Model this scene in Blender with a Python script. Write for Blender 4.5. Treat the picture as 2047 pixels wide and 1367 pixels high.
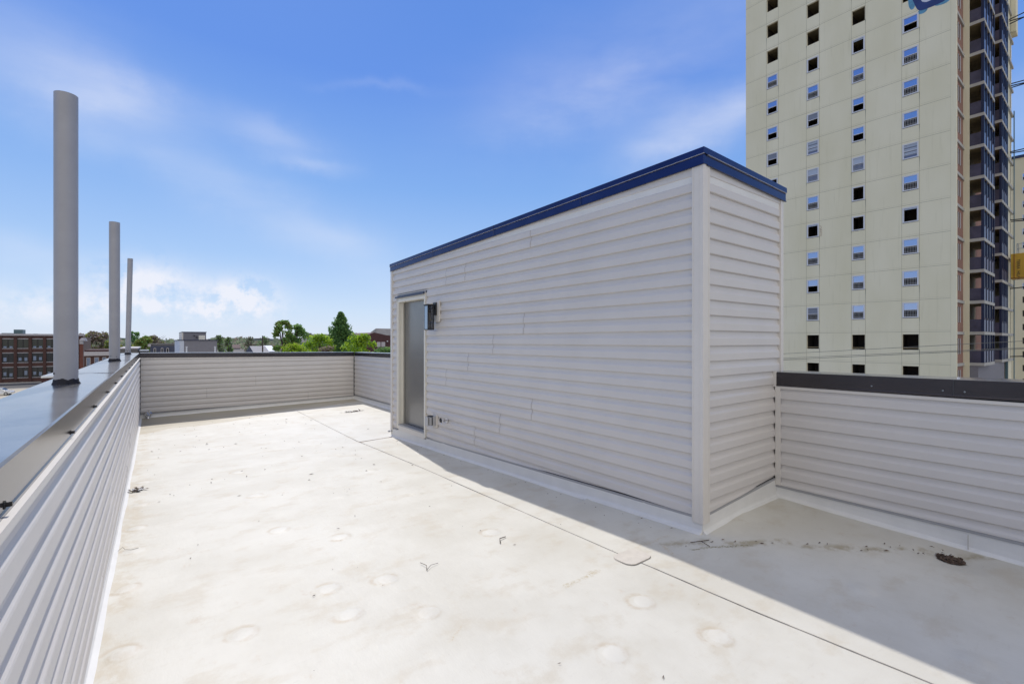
import bpy, bmesh, math, random
from mathutils import Vector, noise, Matrix
R_ = math.radians
random.seed(7)
sc = bpy.context.scene
for o in list(bpy.data.objects): bpy.data.objects.remove(o, do_unlink=True)
COL = sc.collection

# ---------------------------------------------------------------- camera (eye level is z = 0, the street lies at z = -12)
FPX, YAW, W0 = 935.0, R_(37.42), 2047.0
SA, CA = math.sin(YAW), math.cos(YAW)
cam_d = bpy.data.cameras.new('camera'); cam = bpy.data.objects.new('camera', cam_d); COL.objects.link(cam)
cam_d.sensor_width = 36.0; cam_d.lens = 36.0 * FPX / W0
cam_d.shift_y = -2.5 / W0
cam_d.clip_start = 0.03; cam_d.clip_end = 9000
cam.location = (0, 0, 0); cam.rotation_euler = (R_(90), 0, -YAW)
sc.camera = cam

# ---------------------------------------------------------------- light
SUN = Vector((0.16, 0.97, 1.0)).normalized()
SUN_EL = math.asin(SUN.z); SUN_AZ = math.atan2(SUN.x, SUN.y)
sun_d = bpy.data.lights.new('sun', 'SUN'); sun = bpy.data.objects.new('sun', sun_d); COL.objects.link(sun)
sun_d.energy = 3.3; sun_d.angle = R_(0.6); sun_d.color = (1.0, 0.955, 0.89)
sun.rotation_euler = SUN.to_track_quat('Z', 'Y').to_euler()
sc.view_settings.view_transform = 'Standard'; sc.view_settings.look = 'None'
sc.view_settings.gamma = 1; sc.view_settings.exposure = 0.12
SKY_STRENGTH = 0.15

# ---------------------------------------------------------------- world
wd = bpy.data.worlds.new('World'); sc.world = wd; wd.use_nodes = True
nt = wd.node_tree; nt.nodes.clear()
def N(tree, t, **k):
    n = tree.nodes.new(t)
    for a, b in k.items():
        if a.startswith('i_'):
            key = a[2:]; n.inputs[int(key) if key.isdigit() else key.replace('_', ' ')].default_value = b
        else: setattr(n, a, b)
    return n
out = N(nt, 'ShaderNodeOutputWorld'); bg = N(nt, 'ShaderNodeBackground'); bg.inputs[1].default_value = SKY_STRENGTH
sky = N(nt, 'ShaderNodeTexSky', sky_type='NISHITA', sun_disc=False, sun_elevation=SUN_EL, sun_rotation=SUN_AZ,
        altitude=0, air_density=1.0, dust_density=0.2, ozone_density=3.0)
tc = N(nt, 'ShaderNodeTexCoord')
L = nt.links.new
def mth(op, a, b=None, c=None, tree=nt, clamp=False):
    n = tree.nodes.new('ShaderNodeMath'); n.operation = op; n.use_clamp = clamp
    for i, v in enumerate((a, b, c)):
        if v is None: continue
        if isinstance(v, (int, float)): n.inputs[i].default_value = v
        else: tree.links.new(v, n.inputs[i])
    return n.outputs[0]
D = tc.outputs['Generated']
nz = N(nt, 'ShaderNodeTexNoise', i_Scale=5.0, i_Detail=9.0, i_Roughness=0.6); L(D, nz.inputs['Vector'])
nzw = N(nt, 'ShaderNodeTexNoise', i_Scale=3.2, i_Detail=6.0, i_Roughness=0.55)
mp = N(nt, 'ShaderNodeMapping'); mp.inputs['Scale'].default_value = (1, 1, 3.2); mp.inputs['Rotation'].default_value = (0.35, 0.15, 0)
L(D, mp.inputs[0]); L(mp.outputs[0], nzw.inputs['Vector'])
nzf = N(nt, 'ShaderNodeTexNoise', i_Scale=22.0, i_Detail=8.0, i_Roughness=0.62); L(D, nzf.inputs['Vector'])
wob = mth('MULTIPLY_ADD', nz.outputs[0], 0.30, -0.15)
wob2 = mth('MULTIPLY_ADD', nzf.outputs[0], 0.05, -0.025)
def skydir(px, py):
    l = (px - 1023.5) / FPX
    return Vector((SA + CA * l, CA - SA * l, (681 - py) / FPX)).normalized()
def cloud(px, py, rx, ry, amp, tilt=0.0, puffy=False):
    c = skydir(px, py)
    t1 = Vector((c.y, -c.x, 0)).normalized(); t2 = t1.cross(c); 
    if t2.z < 0: t2 = -t2
    ct, st = math.cos(R_(tilt)), math.sin(R_(tilt))
    a1 = t1 * ct + t2 * st; a2 = t2 * ct - t1 * st
    k = 1.0 / (FPX * (1 + ((px - 1023.5) / FPX) ** 2) ** 0.75)
    rx *= k; ry *= k
    qs = []
    for a, r, w in ((a1, rx, 0.5), (a2, ry, 0.33)):
        dn = N(nt, 'ShaderNodeVectorMath', operation='DOT_PRODUCT'); L(D, dn.inputs[0]); dn.inputs[1].default_value = a
        s = mth('SUBTRACT', dn.outputs['Value'], c.dot(a))
        s = mth('ADD', s, mth('MULTIPLY', wob2 if puffy else wob, w if not puffy else 1.2))
        s = mth('DIVIDE', s, r); qs.append(mth('MULTIPLY', s, s))
    g = mth('EXPONENT', mth('MULTIPLY', mth('ADD', qs[0], qs[1]), -1.0))
    dn = N(nt, 'ShaderNodeVectorMath', operation='DOT_PRODUCT'); L(D, dn.inputs[0]); dn.inputs[1].default_value = c
    g = mth('MULTIPLY', g, mth('GREATER_THAN', dn.outputs['Value'], 0.0))
    tex = nzf.outputs[0] if puffy else nzw.outputs[0]
    t = mth('MULTIPLY_ADD', tex, 5.0 if puffy else 1.7, -1.9 if puffy else -0.25, clamp=True)
    return mth('MULTIPLY', mth('MULTIPLY', g, t), amp)
cl = [cloud(70, 110, 330, 130, 0.20, -6), cloud(235, 185, 120, 52, 0.42, 4),
      cloud(330, 330, 420, 52, 0.13, -20), cloud(640, 465, 260, 50, 0.24, -24),
      cloud(300, 560, 80, 40, 1.2, 0, True), cloud(180, 600, 120, 40, .5, 0, True), cloud(485, 590, 62, 34, 1.6, 0, True),
      cloud(400, 612, 130, 26, 1.0, 0, True), cloud(20, 500, 120, 40, 0.3, -10), cloud(40, 610, 150, 34, 0.5, 0, True),
      cloud(570, 275, 90, 36, 0.30, -8), cloud(625, 335, 60, 16, 0.30, -4), cloud(1180, 195, 170, 46, 0.34, 10),
      cloud(1420, 245, 150, 52, 0.62, 14), cloud(1330, 90, 330, 110, 0.20, 10), cloud(770, 168, 90, 9, 0.12, 3),
      cloud(1900, 250, 300, 60, 0.3, 8)]
tot = cl[0]
for c_ in cl[1:]: tot = mth('ADD', tot, c_)
tot = mth('MINIMUM', tot, 0.92)
# clear-sky colour by elevation blended with the physical sky (its glare round the sun is reined in, as in the photograph)
sep = N(nt, 'ShaderNodeSeparateXYZ'); L(D, sep.inputs[0])
rp = nt.nodes.new('ShaderNodeValToRGB'); L(sep.outputs[2], rp.inputs[0]); cr = rp.color_ramp
stops = [(0.0, (0.56, 0.65, 0.82)), (0.06, (0.50, 0.62, 0.82)), (0.16, (0.33, 0.50, 0.80)), (0.30, (0.185, 0.37, 0.76)), (0.48, (0.095, 0.245, 0.71)), (1.0, (0.07, 0.19, 0.60))]
while len(cr.elements) < len(stops): cr.elements.new(0.5)
for e, (p, c) in zip(cr.elements, stops): e.position = p; e.color = (*c, 1)
up = N(nt, 'ShaderNodeVectorMath', operation='SCALE'); L(rp.outputs[0], up.inputs[0]); up.inputs['Scale'].default_value = 1.0 / SKY_STRENGTH
base = N(nt, 'ShaderNodeMix', data_type='RGBA'); base.inputs[0].default_value = 0.10; L(up.outputs[0], base.inputs[6]); L(sky.outputs[0], base.inputs[7])
mx = N(nt, 'ShaderNodeMix', data_type='RGBA'); L(tot, mx.inputs[0]); L(base.outputs[2], mx.inputs[6])
mx.inputs[7].default_value = (0.80 / SKY_STRENGTH, 0.82 / SKY_STRENGTH, 0.90 / SKY_STRENGTH, 1)
# unseen bright cloud patch added high behind the camera to whiten fill light
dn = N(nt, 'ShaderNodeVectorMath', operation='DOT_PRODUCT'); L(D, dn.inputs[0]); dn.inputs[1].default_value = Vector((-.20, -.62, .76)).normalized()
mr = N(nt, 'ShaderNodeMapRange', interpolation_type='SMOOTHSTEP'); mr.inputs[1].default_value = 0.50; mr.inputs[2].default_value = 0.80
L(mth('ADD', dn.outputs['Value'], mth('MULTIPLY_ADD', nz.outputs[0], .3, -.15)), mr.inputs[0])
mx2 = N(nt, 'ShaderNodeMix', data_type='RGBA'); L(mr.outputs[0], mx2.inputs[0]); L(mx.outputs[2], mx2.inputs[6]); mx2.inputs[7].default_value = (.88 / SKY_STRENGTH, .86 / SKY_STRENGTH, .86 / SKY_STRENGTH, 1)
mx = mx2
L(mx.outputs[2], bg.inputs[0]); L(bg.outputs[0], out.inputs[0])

# ---------------------------------------------------------------- materials
def mat(name, col, rough=0.6, metal=0.0, var=0.0, vscale=6.0, bump=0.0, bscale=40.0, spec=0.5, col2=None, stretch=None, coat=0.0):
    m = bpy.data.materials.new(name); m.use_nodes = True; t = m.node_tree; b = t.nodes['Principled BSDF']
    b.inputs['Base Color'].default_value = (*col, 1); b.inputs['Roughness'].default_value = rough
    b.inputs['Metallic'].default_value = metal; b.inputs['Specular IOR Level'].default_value = spec
    b.inputs['Coat Weight'].default_value = coat; b.inputs['Coat Roughness'].default_value = 0.08
    c = t.nodes.new('ShaderNodeTexCoord')
    vec = c.outputs['Object']
    if stretch:
        mm = t.nodes.new('ShaderNodeMapping'); mm.inputs['Scale'].default_value = stretch; t.links.new(vec, mm.inputs[0]); vec = mm.outputs[0]
    if var > 0 or col2:
        n = t.nodes.new('ShaderNodeTexNoise'); n.inputs['Scale'].default_value = vscale; n.inputs['Detail'].default_value = 6; n.inputs['Roughness'].default_value = 0.6
        t.links.new(vec, n.inputs['Vector'])
        r = t.nodes.new('ShaderNodeMapRange'); r.inputs[1].default_value = 0.35; r.inputs[2].default_value = 0.65
        t.links.new(n.outputs[0], r.inputs[0])
        x = t.nodes.new('ShaderNodeMix'); x.data_type = 'RGBA'; t.links.new(r.outputs[0], x.inputs[0])
        c2 = col2 or tuple(v * (1 + var) for v in col); c1 = col if col2 else tuple(v * (1 - var) for v in col)
        x.inputs[6].default_value = (*c1, 1); x.inputs[7].default_value = (*c2, 1); t.links.new(x.outputs[2], b.inputs['Base Color'])
    if bump > 0:
        n = t.nodes.new('ShaderNodeTexNoise'); n.inputs['Scale'].default_value = bscale; n.inputs['Detail'].default_value = 5
        t.links.new(vec, n.inputs['Vector'])
        bu = t.nodes.new('ShaderNodeBump'); bu.inputs['Strength'].default_value = bump; bu.inputs['Distance'].default_value = 0.01
        t.links.new(n.outputs[0], bu.inputs['Height']); t.links.new(bu.outputs[0], b.inputs['Normal'])
    return m
M = {}
M['siding'] = mat('vinyl_siding', (0.615, 0.582, 0.548), 0.42, var=0.025, vscale=2.0, bump=0.10, bscale=9, stretch=(1, 1, 1))
M['trim'] = mat('vinyl_trim', (0.67, 0.63, 0.575), 0.42, var=0.02, bump=0.05, bscale=6)
M['cream_trim'] = mat('door_casing_cream', (0.78, 0.75, 0.66), 0.5, var=0.03)
M['seamline'] = mat('siding_lap_line', (0.22, 0.21, 0.21), 0.6)
M['core'] = mat('sheathing_dark', (0.05, 0.05, 0.055), 0.8)
M['outer'] = mat('outer_wall_cladding', (0.42, 0.42, 0.43), 0.6, var=0.04)
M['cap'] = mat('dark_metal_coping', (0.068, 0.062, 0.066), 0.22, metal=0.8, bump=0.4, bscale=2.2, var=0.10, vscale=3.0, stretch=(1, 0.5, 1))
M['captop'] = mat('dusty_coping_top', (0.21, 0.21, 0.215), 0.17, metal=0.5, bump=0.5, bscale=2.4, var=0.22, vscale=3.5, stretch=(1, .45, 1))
M['edge'] = mat('sky_tinted_metal_edge', (0.030, 0.040, 0.105), 0.20, metal=0.85, bump=0.3, bscale=2.6, var=0.12, vscale=3.0)  # dark coping metal with the blue sky reflection put into its base colour
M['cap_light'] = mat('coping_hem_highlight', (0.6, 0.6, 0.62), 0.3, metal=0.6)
M['flash'] = mat('white_membrane_upturn', (0.70, 0.69, 0.66), 0.5, var=0.03, bump=0.2, bscale=12)
M['strip'] = mat('grey_starter_strip', (0.36, 0.36, 0.37), 0.4, metal=0.2)
M['pipe'] = mat('painted_grey_pipe', (0.33, 0.33, 0.355), 0.42, var=0.06, vscale=4, bump=0.05)
M['sealant'] = mat('black_sealant', (0.006, 0.006, 0.012), 0.75, bump=0.8, bscale=60)
M['black'] = mat('black_paint', (0.012, 0.012, 0.015), 0.35)
M['screw'] = mat('screw_head', (0.03, 0.028, 0.03), 0.4, metal=0.5)
M['chrome'] = mat('bare_metal', (0.6, 0.6, 0.62), 0.22, metal=1.0)
M['door'] = mat('grey_door_panel', (0.24, 0.235, 0.225), 0.24, metal=0.55, var=0.03)
M['navy'] = mat('navy_drip_cap', (0.02, 0.028, 0.07), 0.3)
M['twig'] = mat('dry_twig', (0.07, 0.045, 0.03), 0.9)
M['leaf_dead'] = mat('dead_leaves', (0.10, 0.065, 0.045), 0.9, var=0.4, vscale=60)
M['plastic'] = mat('weatherproof_cover', (0.42, 0.42, 0.43), 0.25)
M['skypane'] = mat('lantern_glass', (0.32, 0.38, 0.46), 0.08, metal=0.8)  # outer pane only, sky reflection tinted into its colour; other panes kept dark

def glass_mat(name, col, rough=0.06):
    return mat(name, col, rough, metal=0.9)
M['glass'] = glass_mat('tower_window_glass', (0.40, 0.46, 0.62))
M['blind'] = mat('window_blind', (0.20, 0.22, 0.27), 0.5, bump=0.0)
M['blindlight'] = mat('window_blind_pale', (0.42, 0.47, 0.55), 0.4)
M['vinylwhite'] = mat('white_window_frame', (0.62, 0.63, 0.66), 0.4)
M['interior'] = mat('dark_interior', (0.11, 0.085, 0.07), 0.9)
M['soffit'] = mat('brown_soffit', (0.34, 0.27, 0.15), 0.8, var=0.2, vscale=1.2)
M['rail'] = mat('pale_window_rail', (0.42, 0.42, 0.42), 0.5)
M['navypost'] = mat('navy_balcony_frame', (0.012, 0.018, 0.060), 0.4, var=0.1)
M['bluepanel'] = mat('blue_grey_panel', (0.13, 0.17, 0.30), 0.3, var=0.15, vscale=0.5)
M['mesh'] = mat('dark_balcony_mesh', (0.055, 0.05, 0.085), 0.6, var=0.35, vscale=0.9)
M['slab'] = mat('cream_slab_edge', (0.42, 0.41, 0.38), 0.7, var=0.08, vscale=1.0)
M['asphalt'] = mat('street_asphalt', (0.05, 0.05, 0.052), 0.9, var=0.2, vscale=0.4)
M['yellow'] = mat('hoist_yellow', (0.62, 0.36, 0.03), 0.45, var=0.1, vscale=0.8)
M['orange'] = mat('hoist_rust_edge', (0.35, 0.16, 0.02), 0.6)
M['steel'] = mat('galvanised_steel', (0.30, 0.34, 0.36), 0.5, metal=0.4)
M['teal'] = mat('teal_post', (0.10, 0.17, 0.19), 0.5)
M['wire'] = mat('black_wire', (0.02, 0.02, 0.025), 0.6)
M['thinwire'] = mat('grey_wire', (0.10, 0.10, 0.09), 0.6)
M['roofgrey'] = mat('shingle_grey', (0.13, 0.125, 0.125), 0.9, var=0.15, vscale=0.6)
M['whitewall'] = mat('white_wall', (0.52, 0.56, 0.64), 0.7)
M['stone'] = mat('pale_cornice', (0.42, 0.40, 0.42), 0.7, var=0.06)
M['bluehouse'] = mat('blue_grey_slates', (0.055, 0.065, 0.11), 0.7, var=0.15, vscale=1.5)
M['greyhouse'] = mat('grey_clapboard', (0.20, 0.195, 0.22), 0.7, var=0.05)
M['maroon'] = mat('dark_maroon_wall', (0.07, 0.030, 0.032), 0.85, var=0.15, vscale=0.4)
M['rubber'] = mat('tyre_rubber', (0.02, 0.02, 0.02), 0.8)
M['carpaint'] = mat('white_car_paint', (0.72, 0.73, 0.74), 0.2, coat=0.6)
M['carglass'] = mat('car_glass', (0.03, 0.035, 0.04), 0.08)
M['bark'] = mat('tree_bark', (0.07, 0.055, 0.045), 0.9, var=0.2, vscale=2)
M['red_spray'] = mat('faded_red_spray', (0.30, 0.16, 0.14), 0.8)
M['navyspray'] = mat('navy_spray_paint', (0.018, 0.04, 0.16), 0.6, var=0.15, vscale=1)
M['whitespray'] = mat('white_spray_paint', (0.60, 0.62, 0.70), 0.6)
M['patch'] = mat('dirty_patch', (0.54, 0.50, 0.44), 0.6, var=0.07, vscale=14, bump=0.2)
M['signgrey'] = mat('dark_lettering', (0.03, 0.03, 0.03), 0.6)

def brick_mat(name, c1, c2, mortar, scale=1.0):
    m = bpy.data.materials.new(name); m.use_nodes = True; t = m.node_tree; b = t.nodes['Principled BSDF']; b.inputs['Roughness'].default_value = 0.9
    c = t.nodes.new('ShaderNodeTexCoord'); s = t.nodes.new('ShaderNodeSeparateXYZ'); t.links.new(c.outputs['Object'], s.inputs[0])
    cb = t.nodes.new('ShaderNodeCombineXYZ'); ad = mth('ADD', s.outputs[0], s.outputs[1], tree=t)
    t.links.new(ad, cb.inputs[0]); t.links.new(s.outputs[2], cb.inputs[1])
    bk = t.nodes.new('ShaderNodeTexBrick'); t.links.new(cb.outputs[0], bk.inputs['Vector'])
    bk.inputs['Color1'].default_value = (*c1, 1); bk.inputs['Color2'].default_value = (*c2, 1); bk.inputs['Mortar'].default_value = (*mortar, 1)
    bk.inputs['Scale'].default_value = scale; bk.inputs['Brick Width'].default_value = 0.22; bk.inputs['Row Height'].default_value = 0.075; bk.inputs['Mortar Size'].default_value = 0.01
    n = t.nodes.new('ShaderNodeTexNoise'); n.inputs['Scale'].default_value = 0.5; t.links.new(c.outputs['Object'], n.inputs['Vector'])
    x = t.nodes.new('ShaderNodeMix'); x.data_type = 'RGBA'; x.blend_type = 'MULTIPLY'; x.inputs[0].default_value = 0.5
    t.links.new(bk.outputs[0], x.inputs[6]); t.links.new(n.outputs[0], x.inputs[7]); t.links.new(x.outputs[2], b.inputs['Base Color'])
    return m
M['brick'] = brick_mat('factory_brick', (0.125, 0.050, 0.040), (0.095, 0.040, 0.035), (0.10, 0.07, 0.06))
M['brick_bright'] = brick_mat('red_brick_pier', (0.26, 0.075, 0.05), (0.22, 0.06, 0.045), (0.2, 0.12, 0.1))
M['brick_tower'] = brick_mat('tower_brick', (0.40, 0.19, 0.14), (0.33, 0.155, 0.115), (0.34, 0.25, 0.21))

def leaf_mat(name, c1, c2):
    m = bpy.data.materials.new(name); m.use_nodes = True; t = m.node_tree; b = t.nodes['Principled BSDF']; b.inputs['Roughness'].default_value = 0.6
    b.inputs['Specular IOR Level'].default_value = 0.25
    g = t.nodes.new('ShaderNodeNewGeometry'); r = t.nodes.new('ShaderNodeMix'); r.data_type = 'RGBA'
    t.links.new(g.outputs['Random Per Island'], r.inputs[0]); r.inputs[6].default_value = (*c1, 1); r.inputs[7].default_value = (*c2, 1)
    t.links.new(r.outputs[2], b.inputs['Base Color'])
    tr = t.nodes.new('ShaderNodeBsdfTranslucent'); t.links.new(r.outputs[2], tr.inputs[0])
    ms = t.nodes.new('ShaderNodeMixShader'); ms.inputs[0].default_value = 0.5
    t.links.new(b.outputs[0], ms.inputs[1]); t.links.new(tr.outputs[0], ms.inputs[2])
    t.links.new(ms.outputs[0], t.nodes['Material Output'].inputs[0])
    return m
M['leaf_green'] = leaf_mat('leaf_mid_green', (0.12, 0.24, 0.07), (0.28, 0.44, 0.12))
M['leaf_dark'] = leaf_mat('leaf_dark_green', (0.075, 0.17, 0.065), (0.18, 0.32, 0.11))
M['leaf_bright'] = leaf_mat('leaf_bright_green', (0.20, 0.36, 0.02), (0.44, 0.60, 0.05))
M['leaf_olive'] = leaf_mat('leaf_olive', (0.16, 0.19, 0.05), (0.28, 0.31, 0.08))
M['leaf_brown'] = leaf_mat('leaf_brown', (0.20, 0.16, 0.13), (0.32, 0.26, 0.22))
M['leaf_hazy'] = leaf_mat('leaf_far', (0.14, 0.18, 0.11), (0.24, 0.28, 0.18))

# tower concrete with weathered joints
def concrete_mat(name, c1, c2):
    m = bpy.data.materials.new(name); m.use_nodes = True; t = m.node_tree; b = t.nodes['Principled BSDF']; b.inputs['Roughness'].default_value = 0.85
    c = t.nodes.new('ShaderNodeTexCoord')
    n = t.nodes.new('ShaderNodeTexNoise'); n.inputs['Scale'].default_value = 0.35; n.inputs['Detail'].default_value = 8
    mm = t.nodes.new('ShaderNodeMapping'); mm.inputs['Scale'].default_value = (1, 1, 0.45); t.links.new(c.outputs['Object'], mm.inputs[0]); t.links.new(mm.outputs[0], n.inputs['Vector'])
    r = t.nodes.new('ShaderNodeMapRange'); r.inputs[1].default_value = 0.32; r.inputs[2].default_value = 0.68; t.links.new(n.outputs[0], r.inputs[0])
    x = t.nodes.new('ShaderNodeMix'); x.data_type = 'RGBA'; t.links.new(r.outputs[0], x.inputs[0])
    x.inputs[6].default_value = (*c1, 1); x.inputs[7].default_value = (*c2, 1)
    n2 = t.nodes.new('ShaderNodeTexNoise'); n2.inputs['Scale'].default_value = 2.5; n2.inputs['Detail'].default_value = 8
    m2 = t.nodes.new('ShaderNodeMapping'); m2.inputs['Scale'].default_value = (1, 1.6, 0.12); t.links.new(c.outputs['Object'], m2.inputs[0]); t.links.new(m2.outputs[0], n2.inputs['Vector'])
    r2 = t.nodes.new('ShaderNodeMapRange'); r2.inputs[1].default_value = 0.58; r2.inputs[2].default_value = 0.8; r2.inputs[4].default_value = 0.35; t.links.new(n2.outputs[0], r2.inputs[0])
    y = t.nodes.new('ShaderNodeMix'); y.data_type = 'RGBA'; t.links.new(r2.outputs[0], y.inputs[0]); t.links.new(x.outputs[2], y.inputs[6]); y.inputs[7].default_value = (c1[0] * .75, c1[1] * .75, c1[2] * .68, 1)
    t.links.new(y.outputs[2], b.inputs['Base Color'])
    return m
M['concrete'] = concrete_mat('tower_concrete', (0.73, 0.675, 0.475), (0.80, 0.745, 0.555))
M['concrete_far'] = concrete_mat('far_tower_concrete', (0.62, 0.54, 0.34), (0.68, 0.60, 0.41))
M['joint'] = mat('panel_joint', (0.38, 0.35, 0.24), 0.9, var=0.15, vscale=0.7)
M['joint_band'] = mat('weathered_joint_band', (0.55, 0.51, 0.36), 0.9, var=0.1, vscale=0.7)
M['streak'] = mat('rain_streak', (0.16, 0.16, 0.13), 0.9)
M['cyanspray'] = mat('cyan_spray_paint', (0.10, 0.28, 0.42), 0.7, var=0.2, vscale=3)

# ---------------------------------------------------------------- object helpers
def tag(o, label=None, cat=None, group=None, kind=None):
    if label: o['label'] = label
    if cat: o['category'] = cat
    if group: o['group'] = group
    if kind: o['kind'] = kind
    return o
def thing(name, loc, label, cat, group=None):
    o = bpy.data.objects.new(name, None); COL.objects.link(o); o.location = loc; o.empty_display_size = 0.2
    tag(o, label, cat, group); return o
def wloc(o):
    v = Vector((0, 0, 0))
    while o is not None: v += Vector(o.location); o = o.parent
    return v
class MB:
    def __init__(s): s.v = []; s.f = []; s.m = []; s.mats = []; s.smooth = False
    def mi(s, m):
        m = M[m] if isinstance(m, str) else m
        if m not in s.mats: s.mats.append(m)
        return s.mats.index(m)
    def add(s, vs, fs, m):
        k = len(s.v); s.v += [tuple(v) for v in vs]; i = s.mi(m)
        for f in fs: s.f.append(tuple(k + a for a in f)); s.m.append(i)
        return s
    def quad(s, a, b, c, d, m): return s.add([a, b, c, d], [(0, 1, 2, 3)], m)
    def box(s, x0, x1, y0, y1, z0, z1, m):
        if x0 > x1: x0, x1 = x1, x0
        if y0 > y1: y0, y1 = y1, y0
        if z0 > z1: z0, z1 = z1, z0
        vs = [(x, y, z) for x in (x0, x1) for y in (y0, y1) for z in (z0, z1)]
        return s.add(vs, [(0, 1, 3, 2), (4, 6, 7, 5), (0, 4, 5, 1), (2, 3, 7, 6), (0, 2, 6, 4), (1, 5, 7, 3)], m)
    def tube(s, pts, r, m, n=8, cap=True, r2=None):
        pts = [Vector(p) for p in pts]; rings = []
        for i, p in enumerate(pts):
            d = (pts[min(i + 1, len(pts) - 1)] - pts[max(i - 1, 0)]).normalized()
            a = d.orthogonal().normalized(); b = d.cross(a)
            if i and True:
                a = (pa - d * pa.dot(d)).normalized(); b = d.cross(a)
            pa = a
            rr = r if r2 is None else r + (r2 - r) * i / (len(pts) - 1)
            rings.append([p + (a * math.cos(2 * math.pi * k / n) + b * math.sin(2 * math.pi * k / n)) * rr for k in range(n)])
        vs = [v for ring in rings for v in ring]; fs = []
        for i in range(len(rings) - 1):
            for k in range(n):
                fs.append((i * n + k, i * n + (k + 1) % n, (i + 1) * n + (k + 1) % n, (i + 1) * n + k))
        if cap:
            fs.append(tuple(range(n - 1, -1, -1))); fs.append(tuple((len(rings) - 1) * n + k for k in range(n)))
        return s.add(vs, fs, m)
    def poly(s, pts, m): return s.add(pts, [tuple(range(len(pts)))], m)
    def build(s, name, parent=None, smooth=False, bevel=0, subsurf=0):
        me = bpy.data.meshes.new(name); o = bpy.data.objects.new(name, me); COL.objects.link(o)
        off = wloc(parent) if parent is not None else Vector((0, 0, 0))
        me.from_pydata([(v[0] - off.x, v[1] - off.y, v[2] - off.z) for v in s.v], [], s.f)
        for m in s.mats: me.materials.append(m)
        me.polygons.foreach_set('material_index', s.m)
        if smooth: me.polygons.foreach_set('use_smooth', [True] * len(me.polygons))
        me.update()
        if parent is not None: o.parent = parent
        if bevel:
            b = o.modifiers.new('bevel', 'BEVEL'); b.width = bevel; b.segments = 2; b.limit_method = 'ANGLE'
        return o
def single(mb, name, label, cat, group=None, kind=None, smooth=False):
    o = mb.build(name, smooth=smooth); return tag(o, label, cat, group, kind)
def lerp(a, b, t): return a + (b - a) * t
def clamp(t, a=0., b=1.): return max(a, min(b, t))

# ---------------------------------------------------------------- the roof deck
XL, XR, YF, XB, YB0, YB1, XBR = -0.24, 4.352, 12.80, 3.174, 1.865, 7.48, 4.47
YN = -3.6
def zf(x, y):
    if y < 1.8: z = -1.42
    elif y < 7.5: z = lerp(-1.42, -1.60, (y - 1.8) / 5.7)
    else:
        t = clamp((y - 7.5) / 5.3); e = lerp(-1.665, -1.585, clamp((x - XL) / (XR - XL))); z = lerp(-1.60, e, t)
    if x > 2.9 and y < 3: z += 0.055 * clamp((x - 2.9) / .8) * clamp((y - 0.3) / 1.5)
    return z
plates = [(-.121, 3.60), (.825, 2.47), (1.149, 2.22), (.817, 2.82), (.798, 4.03), (2.041, 2.91), (1.661, 1.40), (2.121, 1.586), (1.127, 2.716),
          (-.106, 4.84), (-.103, 4.29), (.356, 2.63), (-.107, 2.82), (1.127, 3.57), (2.158, 1.175), (-.11, 2.1), (.80, 5.2), (.80, 6.4), (-.1, 5.6), (-.1, 6.6),
          (2.04, 4.2), (2.04, 5.4), (2.05, 6.6), (3.2, 0.9), (2.9, 0.4), (1.45, 4.6), (.8, 7.8), (2.05, 8.0), (3.5, 9.5), (1.5, 9.9)]
def deck():
    st = 0.024; nx = int((XR - XL + 0.04) / st) + 1; ny = int((YF - YN + 0.02) / st) + 1
    vs = []
    for j in range(ny):
        y = YN + j * st
        for i in range(nx):
            x = XL - 0.02 + i * st
            z = zf(x, y) + 0.0035 * noise.noise(Vector((x * 1.3, y * 1.1, 0))) + 0.0009 * noise.noise(Vector((x * 6, y * 5, 4)))
            z += 0.0022 * max(0, noise.noise(Vector((x * 3 + y * 2, y * 1.0, 9))))
            vs.append([x, y, z])
    for (px, py) in plates:
        for j in range(max(0, int((py - .12 - YN) / st)), min(ny, int((py + .12 - YN) / st) + 1)):
            for i in range(max(0, int((px - .12 - XL + .02) / st)), min(nx, int((px + .12 - XL + .02) / st) + 1)):
                v = vs[j * nx + i]; d = math.hypot(v[0] - px, v[1] - py)
                v[2] += 0.0060 * clamp((0.064 - d) / 0.020)
    # drain sump
    for j in range(ny):
        y = YN + j * st
        if abs(y - 0.68) < .25:
            for i in range(nx):
                v = vs[j * nx + i]; d = math.hypot(v[0] - 4.10, (v[1] - 0.68))
                if d < .22: v[2] -= 0.025 * (1 - d / .22)
    fs = [(j * nx + i, j * nx + i + 1, (j + 1) * nx + i + 1, (j + 1) * nx + i) for j in range(ny - 1) for i in range(nx - 1)]
    mb = MB(); mb.add(vs, fs, M['deck'])
    return mb
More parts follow.
